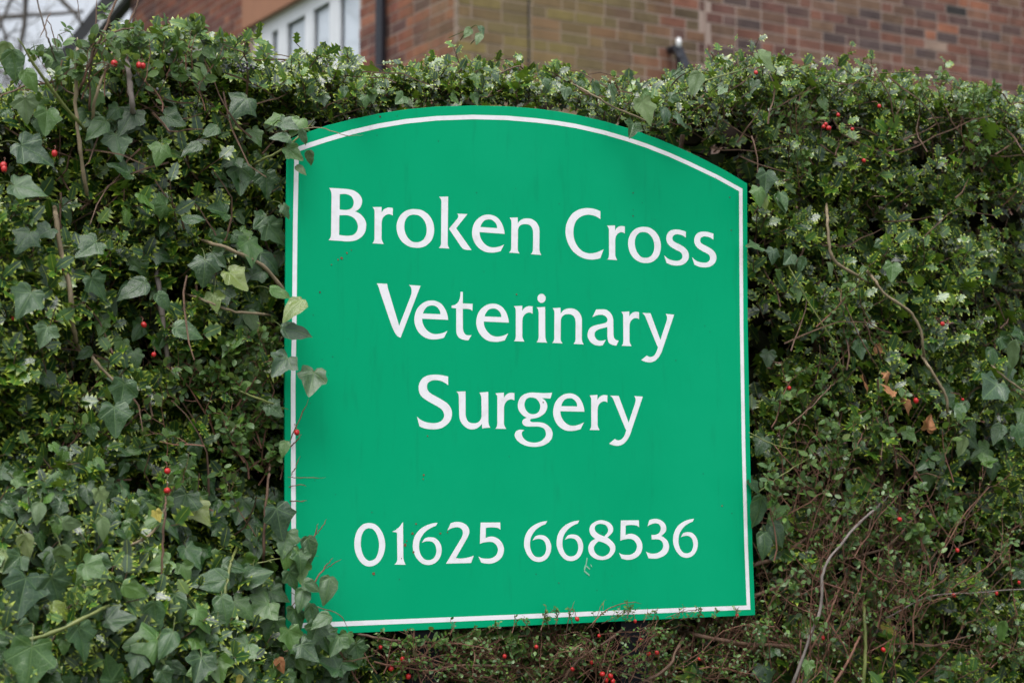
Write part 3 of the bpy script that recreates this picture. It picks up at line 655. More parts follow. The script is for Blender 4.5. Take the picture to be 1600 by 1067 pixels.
def emit(root, lv, kind, mats, nparts=300, stuffname='foliage', partname='leaf', labels=None):
    """the nparts that show largest become parts, the rest one mesh"""
    if not lv.P: return
    P, X, Y, Z, Sz, K, H = lv.arrays(); n = len(P); b = np.array(root['_b'])
    u, v = px(P+Y*Sz[:, None]*.5); inf = (u > 0) & (u < 1600) & (v > 0) & (v < 1067)
    w_ = O + P[:, :1]*T - P[:, 1:2]*NRM; dist = np.linalg.norm(w_-CAM, axis=1)
    facing = np.abs(Z[:, 1])*.7+.3
    depth = -P[:, 1]
    score = Sz/dist*facing*np.clip(1+(depth)*7, .1, 2.2)*inf + H*10
    order = np.argsort(-score); sel = set(order[:nparts].tolist())
    tps = TP[kind]; cache = {}
    for i in order[:nparts]:
        key = (K[i], id(mats[int(H[i])] if H[i] and int(H[i]) < len(mats) else mats[0]))
        mat = mats[int(H[i])] if H[i] and int(H[i]) < len(mats) else mats[0]
        if key not in cache: cache[key] = tmpl_mesh(partname, tps[K[i]], mat)
        o = bpy.data.objects.new(partname, cache[key]); COL.objects.link(o); o.parent = root
        m = Matrix([[X[i][r]*Sz[i], Y[i][r]*Sz[i], Z[i][r]*Sz[i], P[i][r]-b[r]] for r in range(3)]+[[0, 0, 0, 1]])
        o.matrix_local = m
    ri = np.array([i for i in range(n) if i not in sel], int)
    if len(ri):
        VV, FF, UU, RR, DD = [], [], [], [], []; off = 0
        for k, tp in enumerate(tps):
            ii = ri[K[ri] == k]
            if not len(ii): continue
            V, F, U, RM = tp; m = len(V); q = len(ii)
            W = (P[ii]-b)[:, None, :] + Sz[ii][:, None, None]*(V[None, :, 0:1]*X[ii][:, None, :]+V[None, :, 1:2]*Y[ii][:, None, :]+V[None, :, 2:3]*Z[ii][:, None, :])
            VV.append(W.reshape(-1, 3)); FF.append((F[None]+(np.arange(q)*m)[:, None, None]+off).reshape(-1, 3)); off += m*q
            UU.append(np.tile(U, (q, 1))); RR.append(np.tile(RM, q)); DD.append(np.repeat(RN.random(q), m))
        me = bpy.data.meshes.new(stuffname); build(me, np.concatenate(VV), np.concatenate(FF), np.concatenate(UU), np.concatenate(RR), np.concatenate(DD))
        link(stuffname, me, root, mats[0], kind='stuff')

# ------------------------------------------------------------------ hedge shape
def inpoly(u, v, poly, grow=0):
    u = np.atleast_1d(np.asarray(u, float)); v = np.atleast_1d(np.asarray(v, float)); c = np.zeros(u.shape, bool); m = len(poly)
    cxp, cyp = 812., 590.
    q = [((x-cxp)*(1+grow/360)+cxp, (y-cyp)*(1+grow/400)+cyp) for x, y in poly]
    for i in range(m):
        x1, y1 = q[i]; x2, y2 = q[(i+1) % m]
        c ^= ((y1 > v) != (y2 > v)) & (u < (x2-x1)*(v-y1)/((y2-y1)+1e-9)+x1)
    return c
TOPU = [-400,0,60,150,200,270,330,400,480,600,700,780,850,900,950,1030,1080,1150,1210,1290,1400,1500,1600,1900]
TOPV = [146,128,114,78,46,36,52,66,76,78,78,80,89,101,108,112,92,72,68,80,97,114,141,210]
def topv(u): return np.interp(u, TOPU, TOPV)
def bulge(u, v):
    a = np.clip((v-640)/400, 0, 1)*np.clip((560-u)/420, 0, 1)
    b = np.clip((260-u)/300, 0, 1)
    c = math.exp(-((u-1010)/110)**2-((v-165)/45)**2)
    return .30*a*a*(3-2*a)+.07*b+.10*c
def lump(x, z): return .035*math.sin(7.3*x+1)*math.cos(6.1*z+2)+.028*math.sin(15*x+9*z)+.018*math.sin(27*x-22*z+1)
def dens(u, v):
    """darker, thinner places in the hedge"""
    return .5+.5*math.sin(u*.021+math.sin(v*.017)*1.7)*math.cos(v*.024+math.sin(u*.013)*1.5)
UPV = np.array([0, 0, 1.]); OUTV = np.array([0, -1., 0])
def rdir(): return nz(RN.normal(size=3))
def cross(a, b): return np.array([a[1]*b[2]-a[2]*b[1], a[2]*b[0]-a[0]*b[2], a[0]*b[1]-a[1]*b[0]])
PC = {}
def inp(u, v, grow):
    """scalar, fast form of inpoly"""
    if not (440-grow*2 < u < 1182+grow*2 and 160-grow*2 < v < 998+grow*2): return False
    if grow not in PC: PC[grow] = [((x-812.)*(1+grow/360)+812., (y-590.)*(1+grow/400)+590.) for x, y in OUT]
    q = PC[grow]; c = False; x1, y1 = q[-1]
    for x2, y2 in q:
        if (y1 > v) != (y2 > v) and u < (x2-x1)*(v-y1)/(y2-y1)+x1: c = not c
        x1, y1 = x2, y2
    return c
PA, PB, PCc = (float(T@FW), float(-(NRM@FW)), float(FW[2])), (float(T@RT), float(-(NRM@RT)), 0.), (float(T@UP), float(-(NRM@UP)), float(UP[2]))
PO = [float((O-CAM)@k) for k in (FW, RT, UP)]
def px1(q):
    a, b, c = float(q[0]), float(q[1]), float(q[2]); z = PO[0]+a*PA[0]+b*PA[1]+c*PA[2]
    return 800+FPX*(PO[1]+a*PB[0]+b*PB[1])/z, 533.5-FPX*(PO[2]+a*PCc[0]+b*PCc[1]+c*PCc[2])/z
def ok_sign(q, margin=5):
    """keeps greenery from poking through the board"""
    u, v = px1(q)
    if inp(u, v, -margin): return False
    if inp(u, v, 14) and q[1] < .012: return q[1] < -.012 and random.random() < .25
    return True

hb = hp(800, 980, -.30); hb[2] = 0
hedge = hedge_empty('holly_hedge', hb, 'tall clipped spiny holly hedge that fills the frame round the green sign', 'hedge')
hl = Leaves(); tw = MB(); nsprig = 0
def sprig(q, D, L, nl, size, lv=hl, mb=tw, r=.0013, kt=6):
    pts = [q]; d = D.copy()
    for i in range(4): d = nz(d+RN.normal(size=3)*.12+UPV*.05); pts.append(pts[-1]+d*L/4)
    ue, ve = px1(pts[-1])
    if ve < topv(ue)-13-8*RN.random(): return
    if not (ok_sign(pts[0], -2) and ok_sign(pts[2], -2) and ok_sign(pts[4], -2)): return
    mb.tube(pts, [r, r, r*.9, r*.75, r*.6], 4, False)
    ref = nz(cross(d, rdir())); b2 = cross(d, ref); ph = RN.random()*6.28
    for j in range(nl):
        f = (j+.6)/nl; k = min(3, int(f*4)); base_ = pts[k]+(pts[k+1]-pts[k])*(f*4-k)
        th = ph+j*2.4; side = math.cos(th)*ref+math.sin(th)*b2
        tip = nz(d*(.35+.6*f*f)+side*.9+UPV*.08); nrm = nz(d*.8+UPV*.45+OUTV*.75+RN.normal(size=3)*.25)
        if not ok_sign(base_+tip*size*.5): continue
        lv.add(base_, tip, nrm, size*RN.uniform(.65, 1.15)*(1-.25*f*f), int(RN.integers(kt)))
def region_w(u, v):
    """how much holly grows at this place of the hedge face"""
    if v < 200: return 1.25
    if u < 440: return 1.35 if v < 720 else 1.0
    if u > 1160:
        if v < 560: return 1.3
        if u < 1480 and v > 760: return .72
        if u < 1500 and v > 680: return .85
        return 1.35
    return .12
def front(u, v, q):
    """frame y of the leafy face"""
    tv = topv(u); e = max(0, 1-(v-tv)/70)
    return -(bulge(u, v)*.9 + lump(q[0], q[2]) - .045 - e*e*.10)
HOLES = [(1395,350,62,34),(1290,545,60,26),(1545,330,40,40),(1250,765,70,34),(1205,520,26,70),(432,300,20,60),(350,330,34,20),(240,485,46,34),(440,610,18,90),(230,570,60,20),(150,335,60,22),(405,745,34,44),(120,700,80,18),(1350,740,60,26),(1440,890,50,24),(1225,980,50,30),(1330,600,50,24),(1500,770,40,20),(60,330,40,20),(300,640,40,18)]
def hole(u, v): return any(((u-a)/c)**2+((v-b_)/d)**2 < 1 for a, b_, c, d in HOLES)
for i in range(5400):                                              # sprigs over the face
    u = RN.uniform(-90, 1690); v = RN.uniform(0, 1140); tv = float(topv(u))
    if v < tv+4 or RN.random() > region_w(u, v)*max(.08, min(1, (dens(u, v)-.12)*1.9)): continue
    if hole(u, v) and RN.random() < .9: continue
    if inp(u, v, -30): continue
    q = hp(u, v, 0); y = front(u, v, q) + abs(RN.normal())*.05
    q = hp(u, v, -y)
    near_top = v < tv+70; L = RN.uniform(.05, .11) if not near_top else RN.uniform(.035, .06)
    D = nz(OUTV*RN.uniform(.25, 1.0)+UPV*RN.uniform(0, .9 if not near_top else 1.6)+np.array([RN.normal()*.55, 0, 0]))
    size = (RN.uniform(.034, .050) if u < 440 else RN.uniform(.034, .050) if v > 200 else RN.uniform(.024, .037))
    if near_top: q = q - UPV*(L*.9*max(0, D[2])*min(1, (tv+60-v)/60))
    sprig(q-D*L*.6, D, L, int(RN.integers(5, 9)), size)
for i in range(2700):                                              # top edge and the top face behind it
    u = RN.uniform(-90, 1690); tv = float(topv(u)); dpt = -.06-RN.random()**1.6*.5
    q = hp(u, tv+RN.uniform(16, 62), dpt); 
    q[2] -= abs(dpt)*.10
    D = nz(UPV+RN.normal(size=3)*.45+OUTV*.5); sprig(q-D*.05, D, RN.uniform(.022, .042), int(RN.integers(5, 8)), RN.uniform(.020, .031))
for i in range(1500):                                              # second layer, deeper in
    u = RN.uniform(-120, 1720); v = RN.uniform(40, 1150)
    if v < topv(u)+25 or inp(u, v, -50): continue
    if 560 < u < 1180 and v > 950 and RN.random() < .9: continue
    if 1180 < u < 1470 and v > 770 and RN.random() < .5: continue
    if hole(u, v) and RN.random() < .75: continue
    q = hp(u, v, -RN.uniform(.08, .26)); D = nz(OUTV*.7+UPV*.5+RN.normal(size=3)*.5)
    sprig(q, D, RN.uniform(.08, .14), int(RN.integers(6, 10)), RN.uniform(.028, .042))
for i in range(9000):                                              # the dim inside and the back face: single leaves
    u = RN.uniform(-160, 1760); v = RN.uniform(70, 1160)
    if v < topv(u)+30: continue
    q = hp(u, v, -RN.uniform(.22, .62)); hl.add(q, nz(RN.normal(size=3)+UPV*-.2), nz(RN.normal(size=3)+OUTV), RN.uniform(.035, .06), int(RN.integers(6)))
for i in range(5000):                                              # below and beyond the frame, coarse
    x = RN.uniform(-1.6, 2.6); z = RN.uniform(.05, 1.25) if RN.random() < .75 else RN.uniform(.1, 2.2)
    if z > 1.15 and -1.0 < x < 1.75: continue
    q = np.array([x, RN.uniform(.0, .5), z]); 
    if px1(q)[1] < topv(px1(q)[0])+40: continue
    hl.add(q, nz(RN.normal(size=3)), nz(OUTV+UPV*.5+RN.normal(size=3)*.5), RN.uniform(.05, .085), int(RN.integers(6)))
emit(hedge, hl, 'holly', [HOLLY], 300)
il = Leaves()  # backing leaf layer behind the gaps, its dark colour is painted shade
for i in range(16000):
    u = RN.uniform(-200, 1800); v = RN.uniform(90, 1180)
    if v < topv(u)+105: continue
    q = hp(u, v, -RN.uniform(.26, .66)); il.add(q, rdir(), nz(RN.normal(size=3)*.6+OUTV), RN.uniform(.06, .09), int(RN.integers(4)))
emit(hedge, il, 'oval', [INNERSHADE], 0, 'inner_leaves')
# branch frame inside the hedge
for i in range(26):
    x = -1.25+i*.125+RN.normal()*.04; z1 = hp(800+x*800, float(topv(800+x*700)), 0)[2]-.15
    pts = [np.array([x+RN.normal()*.03+math.sin(j*1.1+i)*.03, .30+RN.normal()*.06, .0+z1*j/6]) for j in range(7)]
    m_ = MB(); m_.tube(curve_pts(pts, 3), np.linspace(.016, .005, 19), 7); link('stem', m_.mesh('stem', TWIG, hb, True), hedge)
for i in range(1000):                                              # bare inner twigs
    u = RN.uniform(-60, 1660); v = RN.uniform(90, 1120) if i < 620 else RN.uniform(90, 260)
    if v < topv(u)+15 or inp(u, v, -40): continue
    q = hp(u, v, -RN.uniform(.0, .2)); d = nz(RN.normal(size=3)*np.array([1, .5, 1])+UPV*.5); L = RN.uniform(.08, .22); pts = [q]
    for j in range(5): d = nz(d+RN.normal(size=3)*.22); pts.append(pts[-1]+d*L/5)
    ue, ve = px1(pts[-1])
    if ve < topv(ue)+12: continue
    if all(ok_sign(x, -3) for x in pts): tw.tube(pts, np.linspace(.0022, .0009, 6), 4, False)
link('twigs', tw.mesh('twigs', TWIG, hb), hedge, kind='stuff')

# ------------------------------------------------------------------ ivy
def ivy_leaf(lv, u, v, size_px, d, roll=None, k=None, hero=0, tilt=.45):
    """a leaf whose blade centre shows near (u, v)"""
    q = hp(u, v, d); depth_ = np.linalg.norm(q-np.array([0, 0, 0])); w3 = O+q[0]*T-q[1]*NRM+np.array([0, 0, q[2]]); dist = (w3-CAM) @ FW
    size = size_px*dist/FPX*(.98 if hero else .86)
    a = RN.normal()*.75 if roll is None else R(roll)
    tip = nz(np.array([math.sin(a), -RN.uniform(.05, .4), -math.cos(a)]))
    nrm = nz(OUTV*1.0+UPV*RN.uniform(.1, 1.3)*tilt*1.6+np.array([RN.normal()*(.22 if hero else .5), RN.normal()*.2, RN.normal()*(.1 if hero else .35)]))
    lv.add(q-tip*size*.42, tip, nrm, size, int(RN.choice([0,1,2,3,4,5,6,7,9,10,11,12,13])) if k is None else k, hero)
    return q-tip*size*.42, tip, size
def ivy_mass(lv, mb, spots, target):
    pass
def petiole(mb, a, tip, size, y_in=.05):
    b = a - tip*size*.22 + np.array([RN.normal()*.01, y_in*.5, RN.normal()*.008]); c = b+np.array([RN.normal()*.01, y_in, -.01])
    ub, vb = px1(b)
    if inp(ub, vb, 8) or inp(*px1(c), 8): return
    mb.tube(curve_pts([a, (a+b)/2+np.array([0, -.004, .004]), b, c], 3), .0009, 4, False)
# leaves that can be told apart in the photograph: u, v, size, extra towards the camera, tone (1 plain, 2 bluish, 3 pale), shape
HER_L = [(487,598,46,.03,1,4),(452,196,30,.03,1,2),(440,215,32,.02,1,7),(475,212,24,.03,2,6),(448,330,24,.01,1,3),(437,455,34,.01,1,6),(430,640,30,.01,1,0),(444,700,26,.01,1,7),(137,388,44,0,1,0),(154,448,42,0,1,1),(39,474,54,.02,2,2),(36,375,42,.02,2,3),(67,365,36,.02,2,4),(69,525,38,.02,2,5),(431,364,44,0,2,1),(390,394,46,0,1,2),(420,409,46,0,2,7),(371,437,42,0,1,0),
 (210,450,50,0,1,6),(319,424,44,0,1,3),(459,482,46,.035,1,7),(461,515,46,.03,2,6),(439,572,44,.03,2,5),(292,517,46,0,1,7),(362,534,44,0,1,6),(396,500,36,0,3,6),(191,619,48,0,1,4),(180,656,50,.02,1,0),
 (73,190,42,.02,1,0),(55,237,58,.03,2,1),(44,297,52,.03,2,2),(90,94,50,.03,1,6),(125,94,46,.03,2,7),(375,165,46,0,1,3),(375,281,46,0,1,4),(417,287,40,0,1,1),(184,228,46,0,1,2),(334,87,40,0,2,5),(312,125,40,0,1,8),
 (272,187,36,0,1,0),(200,187,48,0,1,1),(153,200,42,0,1,6),(462,196,34,.02,1,3),(459,240,32,.02,1,4),(359,253,34,0,1,5),(187,265,40,0,1,2),(485,245,22,.02,1,6),(23,100,50,.14,1,6),(47,125,38,.14,1,7),(12,85,42,.12,3,6),
 (40,170,40,.03,3,1),(300,230,34,0,1,6),(330,205,32,0,1,7),(400,215,30,0,1,2),(430,190,32,0,1,0),(250,240,36,0,1,3),(470,265,20,.02,3,7),(340,330,38,0,1,5),(300,340,34,0,1,6),(255,470,34,0,1,7)]
HER_B = [(458,905,34,.03,1,1),(472,935,38,.035,1,7),(463,968,40,.03,1,2),(492,990,38,.03,1,0),(524,1008,36,.03,1,5),(482,1018,40,.03,1,10),(455,1000,40,.02,1,11),(503,968,34,.045,1,6),(540,1002,30,.02,1,9),(470,875,34,.035,1,12),(450,870,36,.03,1,3),(560,1020,34,.02,1,1),(515,1040,40,.03,1,4),(486,915,30,.04,1,7),(36,929,70,0,2,0),(88,922,54,0,2,1),(45,1042,80,0,1,2),(225,1001,58,0,1,3),(262,1004,48,0,1,7),(187,967,46,0,1,4),(244,963,52,0,1,6),(277,948,48,0,1,7),(334,907,58,0,1,6),(397,900,52,0,1,7),(405,956,52,0,1,5),
 (375,1019,46,0,1,0),(285,791,54,0,1,1),(313,802,44,0,1,2),(349,830,40,0,1,3),(375,798,42,0,1,4),(437,815,52,.02,2,0),(446,847,42,.02,2,1),(484,856,40,.03,1,7),(512,920,44,.03,2,7),(435,930,36,0,1,2),(161,824,36,.02,3,7),
 (112,817,32,.02,3,6),(41,851,38,.02,3,6),(319,967,46,0,1,3),(469,892,38,.02,1,4),(491,962,42,.03,1,6),(161,780,36,.02,3,1),(365,885,40,0,1,8),(425,985,44,0,1,1),(470,1010,40,.01,1,2),(510,1000,42,.02,1,0),(540,1035,44,.02,1,3),
 (150,890,46,0,1,2),(100,870,40,0,3,6),(60,800,34,.02,3,7),(20,880,40,0,1,5),(130,1000,56,0,1,1),(170,1045,50,0,1,4),(310,1045,48,0,1,5),(350,950,46,0,1,7),(300,870,42,0,1,2),(250,880,40,0,1,1),(210,920,42,0,1,6)]
HER_R = [(1188,796,48,.01,2,6),(1222,817,50,0,1,0),(1194,850,42,.01,1,7),(1214,832,42,0,1,7),(1396,896,44,-.06,2,1),(1179,762,30,-.02,2,2),(1568,985,32,0,1,6),(1197,1057,42,0,2,3),(1505,695,30,0,3,6),(1177,386,30,.01,2,2),(1209,399,26,0,2,3),
 (1231,405,28,0,1,4),(1254,412,24,0,1,6),(1587,551,42,.02,3,6),(1548,611,54,0,2,4),(1194,309,32,.01,1,6),(1222,315,32,0,1,7),(1508,446,34,-.05,2,7),(1297,422,26,0,3,8),(1394,425,30,-.02,1,0),(1560,675,34,0,1,6),(1500,640,30,0,1,7),(1545,720,30,0,1,5)]
HER_T = [(1197,96,36,.02,3,0),(961,149,32,.02,2,1),(1009,175,42,.03,3,2),(1066,188,28,.02,2,3),(930,140,26,.02,1,4),(1088,127,36,.02,3,6),(987,203,30,.025,1,5),(1040,180,30,.02,2,7),(1197,284,36,.01,1,0),(1188,306,32,.01,1,3),(1223,315,30,0,1,4),(732,50,20,0,3,6),(748,60,20,0,3,7),(752,48,18,0,1,8)]
def stemr(r0, r1, n):
    r = np.linspace(r0, r1, n)*.74; k = min(5, n//3); w = np.ones(n); w[:k] = np.linspace(.35, 1, k); w[-k:] = np.linspace(1, .3, k)
    return r*w*(1+.10*np.sin(np.arange(n)*1.9)+.08*RN.normal(size=n)*(r > .0015))
def tuck(pp, r0, r1):
    pp = list(pp)
    def ext(a, b): k = 26/(math.hypot(a[0]-b[0], a[1]-b[1])+1e-6); return [(a[0]+(a[0]-b[0])*k*.6, a[1]+(a[1]-b[1])*k*.6, a[2]-.035), (a[0]+(a[0]-b[0])*k*1.4, a[1]+(a[1]-b[1])*k*1.4, a[2]-.12)]
    if r0 > .0015 and not inp(pp[0][0], pp[0][1], 0) and pp[0][1] > 60: e = ext(pp[0], pp[1]); pp = e[::-1]+pp
    if r1 > .0015 and not inp(pp[-1][0], pp[-1][1], 0) and pp[-1][1] > 60: pp = pp+ext(pp[-1], pp[-2])
    return pp
def make_ivy(name, label, heroes, rand, nparts, paths, reg, ivyberries=()):
    cx_, cy_ = heroes[0][0], heroes[0][1]
    b = hp(reg[0], 980, .02); b[2] = 0
    root = hedge_empty(name, b, label, 'ivy'); lv = Leaves(); mb = MB()
    for (u, v, s, d, tone, k) in heroes:
        q = hp(u, v, 0); dd = -front(u, v, q)+.045+d
        if inp(u, v, 12): dd = max(dd, .02+d)
        a, tip, size = ivy_leaf(lv, u, v, s, dd, None if v > 90 else RN.uniform(-60, 60), k, tone)
        petiole(mb, a, tip, size)
    for (n, u0, u1, v0, v1, s0, s1, jit) in rand:
        for i in range(n):
            u = RN.uniform(u0, u1); v = RN.uniform(v0, v1)
            if v < topv(u)+6 or inp(u, v, 6): continue
            q = hp(u, v, 0); dd = -front(u, v, q)+.03-abs(RN.normal())*jit
            a, tip, size = ivy_leaf(lv, u, v, RN.uniform(s0, s1), dd)
            if not ok_sign(a+tip*size, 0): lv.P.pop(); lv.Y.pop(); lv.Z.pop(); lv.S.pop(); lv.K.pop(); lv.H.pop(); continue
            if i % 2: petiole(mb, a, tip, size, .04)
    emit(root, lv, 'ivy', [IVY, IVY, IVYDARK, IVYPALE], nparts)
    for (u, v) in ivyberries:
        q = hp(u, v, .07); m_ = MB(); r_ = .0028; rings = []
        for i in range(1, 5):
            for j in range(8): t = math.pi*i/5; rings.append((q[0]+r_*math.sin(t)*math.cos(j*.785), q[1]+r_*math.sin(t)*math.sin(j*.785), q[2]+r_*math.cos(t)))
        m_.add(rings, [(k*8+j, k*8+(j+1) % 8, k*8+8+(j+1) % 8, k*8+8+j) for k in range(3) for j in range(8)]+[tuple(range(8))[::-1], tuple(range(24, 32))])
        link('ivy_berry', m_.mesh('ivy_berry', DARKBERRY, b, True), root); mb.tube([q, q+np.array([0, .006, -.010])], .0006, 3, False)
    link('petioles', mb.mesh('petioles', PETIOLE, b), root, kind='stuff')
    for (pp, r0, r1, mat) in paths:
        pp = tuck(pp, r0, r1)
        P = curve_pts([hp(u, v, max(-front(u, v, hp(u, v, 0))+.02, .012)+d) for u, v, d in pp], 5); P += RN.normal(size=P.shape)*.0005
        m_ = MB(); m_.tube(P, stemr(r0, r1, len(P)), 7); link('vine', m_.mesh('vine', mat, b, True), root)
    return root
make_ivy('ivy', 'ivy threading up through the holly hedge left of the green sign', HER_L,
         [(62,-60,440,180,700,26,44,.05),(26,-60,300,100,200,24,38,.04),(44,340,460,240,680,24,40,.03)], 300,
 [([(88,345,0),(97,400,.01),(110,455,.01),(112,500,0),(119,530,-.02)], .0062,.005, STEM),
  ([(120,95,.04),(118,160,.02),(124,220,.02),(134,290,0)], .0035,.0045, STEM),
  ([(28,60,.12),(60,110,.10),(95,160,.06),(120,188,.03)], .0035,.0045, GREENSTEM),
  ([(245,430,-.05),(255,500,-.05),(262,565,-.06)], .006,.006, GREYSTEM),
  ([(120,388,0),(100,385,0),(92,395,0)], .0016,.002, GREENSTEM),
  ([(150,565,0),(168,585,0),(188,602,0)], .0035,.004, STEM),
  ([(455,205,.01),(500,200,.02),(540,212,.022),(568,211,.022)], .0018,.0008, STEM),
  ([(410,250,-.02),(430,240,0),(455,225,.02),(470,210,.02)], .0035,.0018, GREENSTEM),
  ([(338,383,0),(360,390,.01),(410,415,0),(445,455,-.02)], .004,.005, STEM),
  ([(320,470,0),(360,485,.01),(400,490,0)], .0035,.003, STEM),
  ([(370,610,0),(410,625,.01),(450,640,0)], .003,.0022, GREENSTEM),
  ([(165,110,.03),(150,150,.03),(145,185,.0)], .0035,.004, STEM)], (200,),
 ivyberries=[(372,104),(379,101),(386,99),(392,103),(383,106),(375,110),(388,108),(396,107),(380,112),(268,80),(264,86),(246,140)])
make_ivy('ivy', 'dense mass of broad ivy leaves bulging forward in the lower left corner', HER_B,
         [(560,-90,470,780,1140,24,50,.07),(110,-90,330,700,800,24,40,.05),(110,400,545,880,1130,22,42,.04),(60,440,560,990,1120,22,38,.02)], 300,
 [([(40,1000,.02),(90,985,.03),(150,955,.03)], .0045,.0035, GREENSTEM),([(352,925,.02),(360,880,.03),(362,875,.03)], .0035,.003, GREENSTEM),
  ([(400,880,.01),(440,872,.02),(475,868,.025),(497,868,.025)], .002,.001, GREENSTEM),
  ([(455,925,.02),(490,945,.03),(530,960,.03),(545,985,.02)], .0014,.0011, STEM),
  ([(195,855,0),(240,830,.01),(262,780,.0)], .003,.003, STEM)], (150,))
make_ivy('ivy', 'sparse ivy leaves and curling vine in the hedge right of the green sign', HER_R,
         [(75,1185,1660,330,1120,22,36,.05),(30,1480,1660,520,760,26,44,.03)], 120,
 [([(1293,345,0),(1296,385,.01),(1306,410,.01),(1335,428,0)], .0045,.0045, STEM),([(1368,440,0),(1385,462,.01),(1420,485,.01),(1438,515,.01),(1442,545,0)], .0042,.0042, STEM),
  ([(1448,568,0),(1462,590,.01),(1478,620,.01),(1480,640,0)], .0042,.0042, STEM),([(1240,430,-.02),(1268,480,0),(1300,530,0),(1315,578,-.02)], .002,.002, GREENSTEM),
  ([(1170,675,.0),(1210,695,.01),(1260,705,.01)], .0018,.0014, GREENSTEM),([(1190,765,.0),(1225,740,.01),(1265,715,.01)], .0018,.0014, GREENSTEM),
  ([(1560,580,0),(1590,605,.0),(1620,620,0)], .003,.003, STEM)], (1400,))
make_ivy('ivy', 'few grey green ivy leaves trailing along the hedge over the sign arch', HER_T, [(30,480,1300,120,165,18,28,.03)], 60,
 [([(925,148,.02),(960,168,.02),(1000,185,.02)], .0025,.003, STEM),([(1085,133,.02),(1110,124,.02),(1148,113,.0)], .0022,.002, GREENSTEM)], (1000,))

# ------------------------------------------------------------------ twiggy berry shrubs with small oval leaves
def berry(root, b, q, r=.0055):
    r *= .84
    key = 'berry'
    if key not in BC:
        bm_v = []; m_ = MB(); pr = [(0, 0), (.55, .18), (.92, .55), (1, 1.0), (.92, 1.45), (.62, 1.85), (.25, 2.02)]
        vs = [(0, 0, 0)]
        for rr_, z in pr[1:]:
            for j in range(12): vs.append((rr_*math.cos(j*math.pi/6), rr_*math.sin(j*math.pi/6), z))
        fs = [(0, 1+(j+1) % 12, 1+j) for j in range(12)]
        for i in range(5):
            for j in range(12): a = 1+i*12; fs.append((a+j, a+(j+1) % 12, a+12+(j+1) % 12, a+12+j))
        m_.add(vs, fs); BC[key] = m_.mesh('berry', BERRY, smooth=True)
        c = MB(); c.add([(.25*math.cos(j*1.047), .25*math.sin(j*1.047), 2.0) for j in range(6)]+[(.42*math.cos(j*1.047+.5), .42*math.sin(j*1.047+.5), 2.22) for j in range(6)]+[(0, 0, 1.95)],
                        [(j, (j+1) % 6, 6+j) for j in range(6)]+[(12, (j+1) % 6, j) for j in range(6)])
        BC['calyx'] = c.mesh('calyx', CALYX)
    o = bpy.data.objects.new('berry', BC[key]); COL.objects.link(o); o.parent = root
    d = Vector((RN.normal()*.4, -RN.uniform(.1, .8), -1)).to_track_quat('Z', 'Y').to_matrix().to_4x4()
    o.matrix_local = Matrix.Translation(Vector([q[i]-b[i] for i in range(3)])) @ d @ Matrix.Diagonal((r*RN.uniform(.85, 1.1), r, r*RN.uniform(.95, 1.2), 1))
    c = bpy.data.objects.new('calyx', BC['calyx']); COL.objects.link(c); c.parent = o
BC = {}
def twiggy(lv, mb, q, D, L, r, lev, leafp, lsize, bushy=1.0):
    k = 6; pts = [q]; d = D.copy()
    for i in range(k): d = nz(d+RN.normal(size=3)*np.array([.17, .08, .17])+np.array([0, 0, .02])); pts.append(pts[-1]+d*L/k)
    pts = [x for x in pts if ok_sign(x, 0) or lev == 9]
    if len(pts) < 3: return
    mb.tube(pts, np.linspace(r, r*.5, len(pts)), 5 if r > .0015 else 3, False)
    for i in range(1, len(pts)):
        dd = nz(pts[i]-pts[i-1])
        if lev < 2 and RN.random() < .85*bushy:
            s_ = nz(cross(dd, rdir())); nd = nz(dd*.7+s_*.8+UPV*.1); nd[1] *= .6
            twiggy(lv, mb, pts[i], nz(nd), L*RN.uniform(.3, .5), r*.55, lev+1, leafp, lsize, bushy)
        for _ in range(2):
            if RN.random() < leafp:
                s_ = nz(cross(dd, rdir())); tip = nz(dd*.5+s_+OUTV*.1)
                lv.add(pts[i], tip, nz(UPV*.7+OUTV*.7+RN.normal(size=3)*.45), lsize*RN.uniform(.6, 1.2), int(RN.integers(4)))
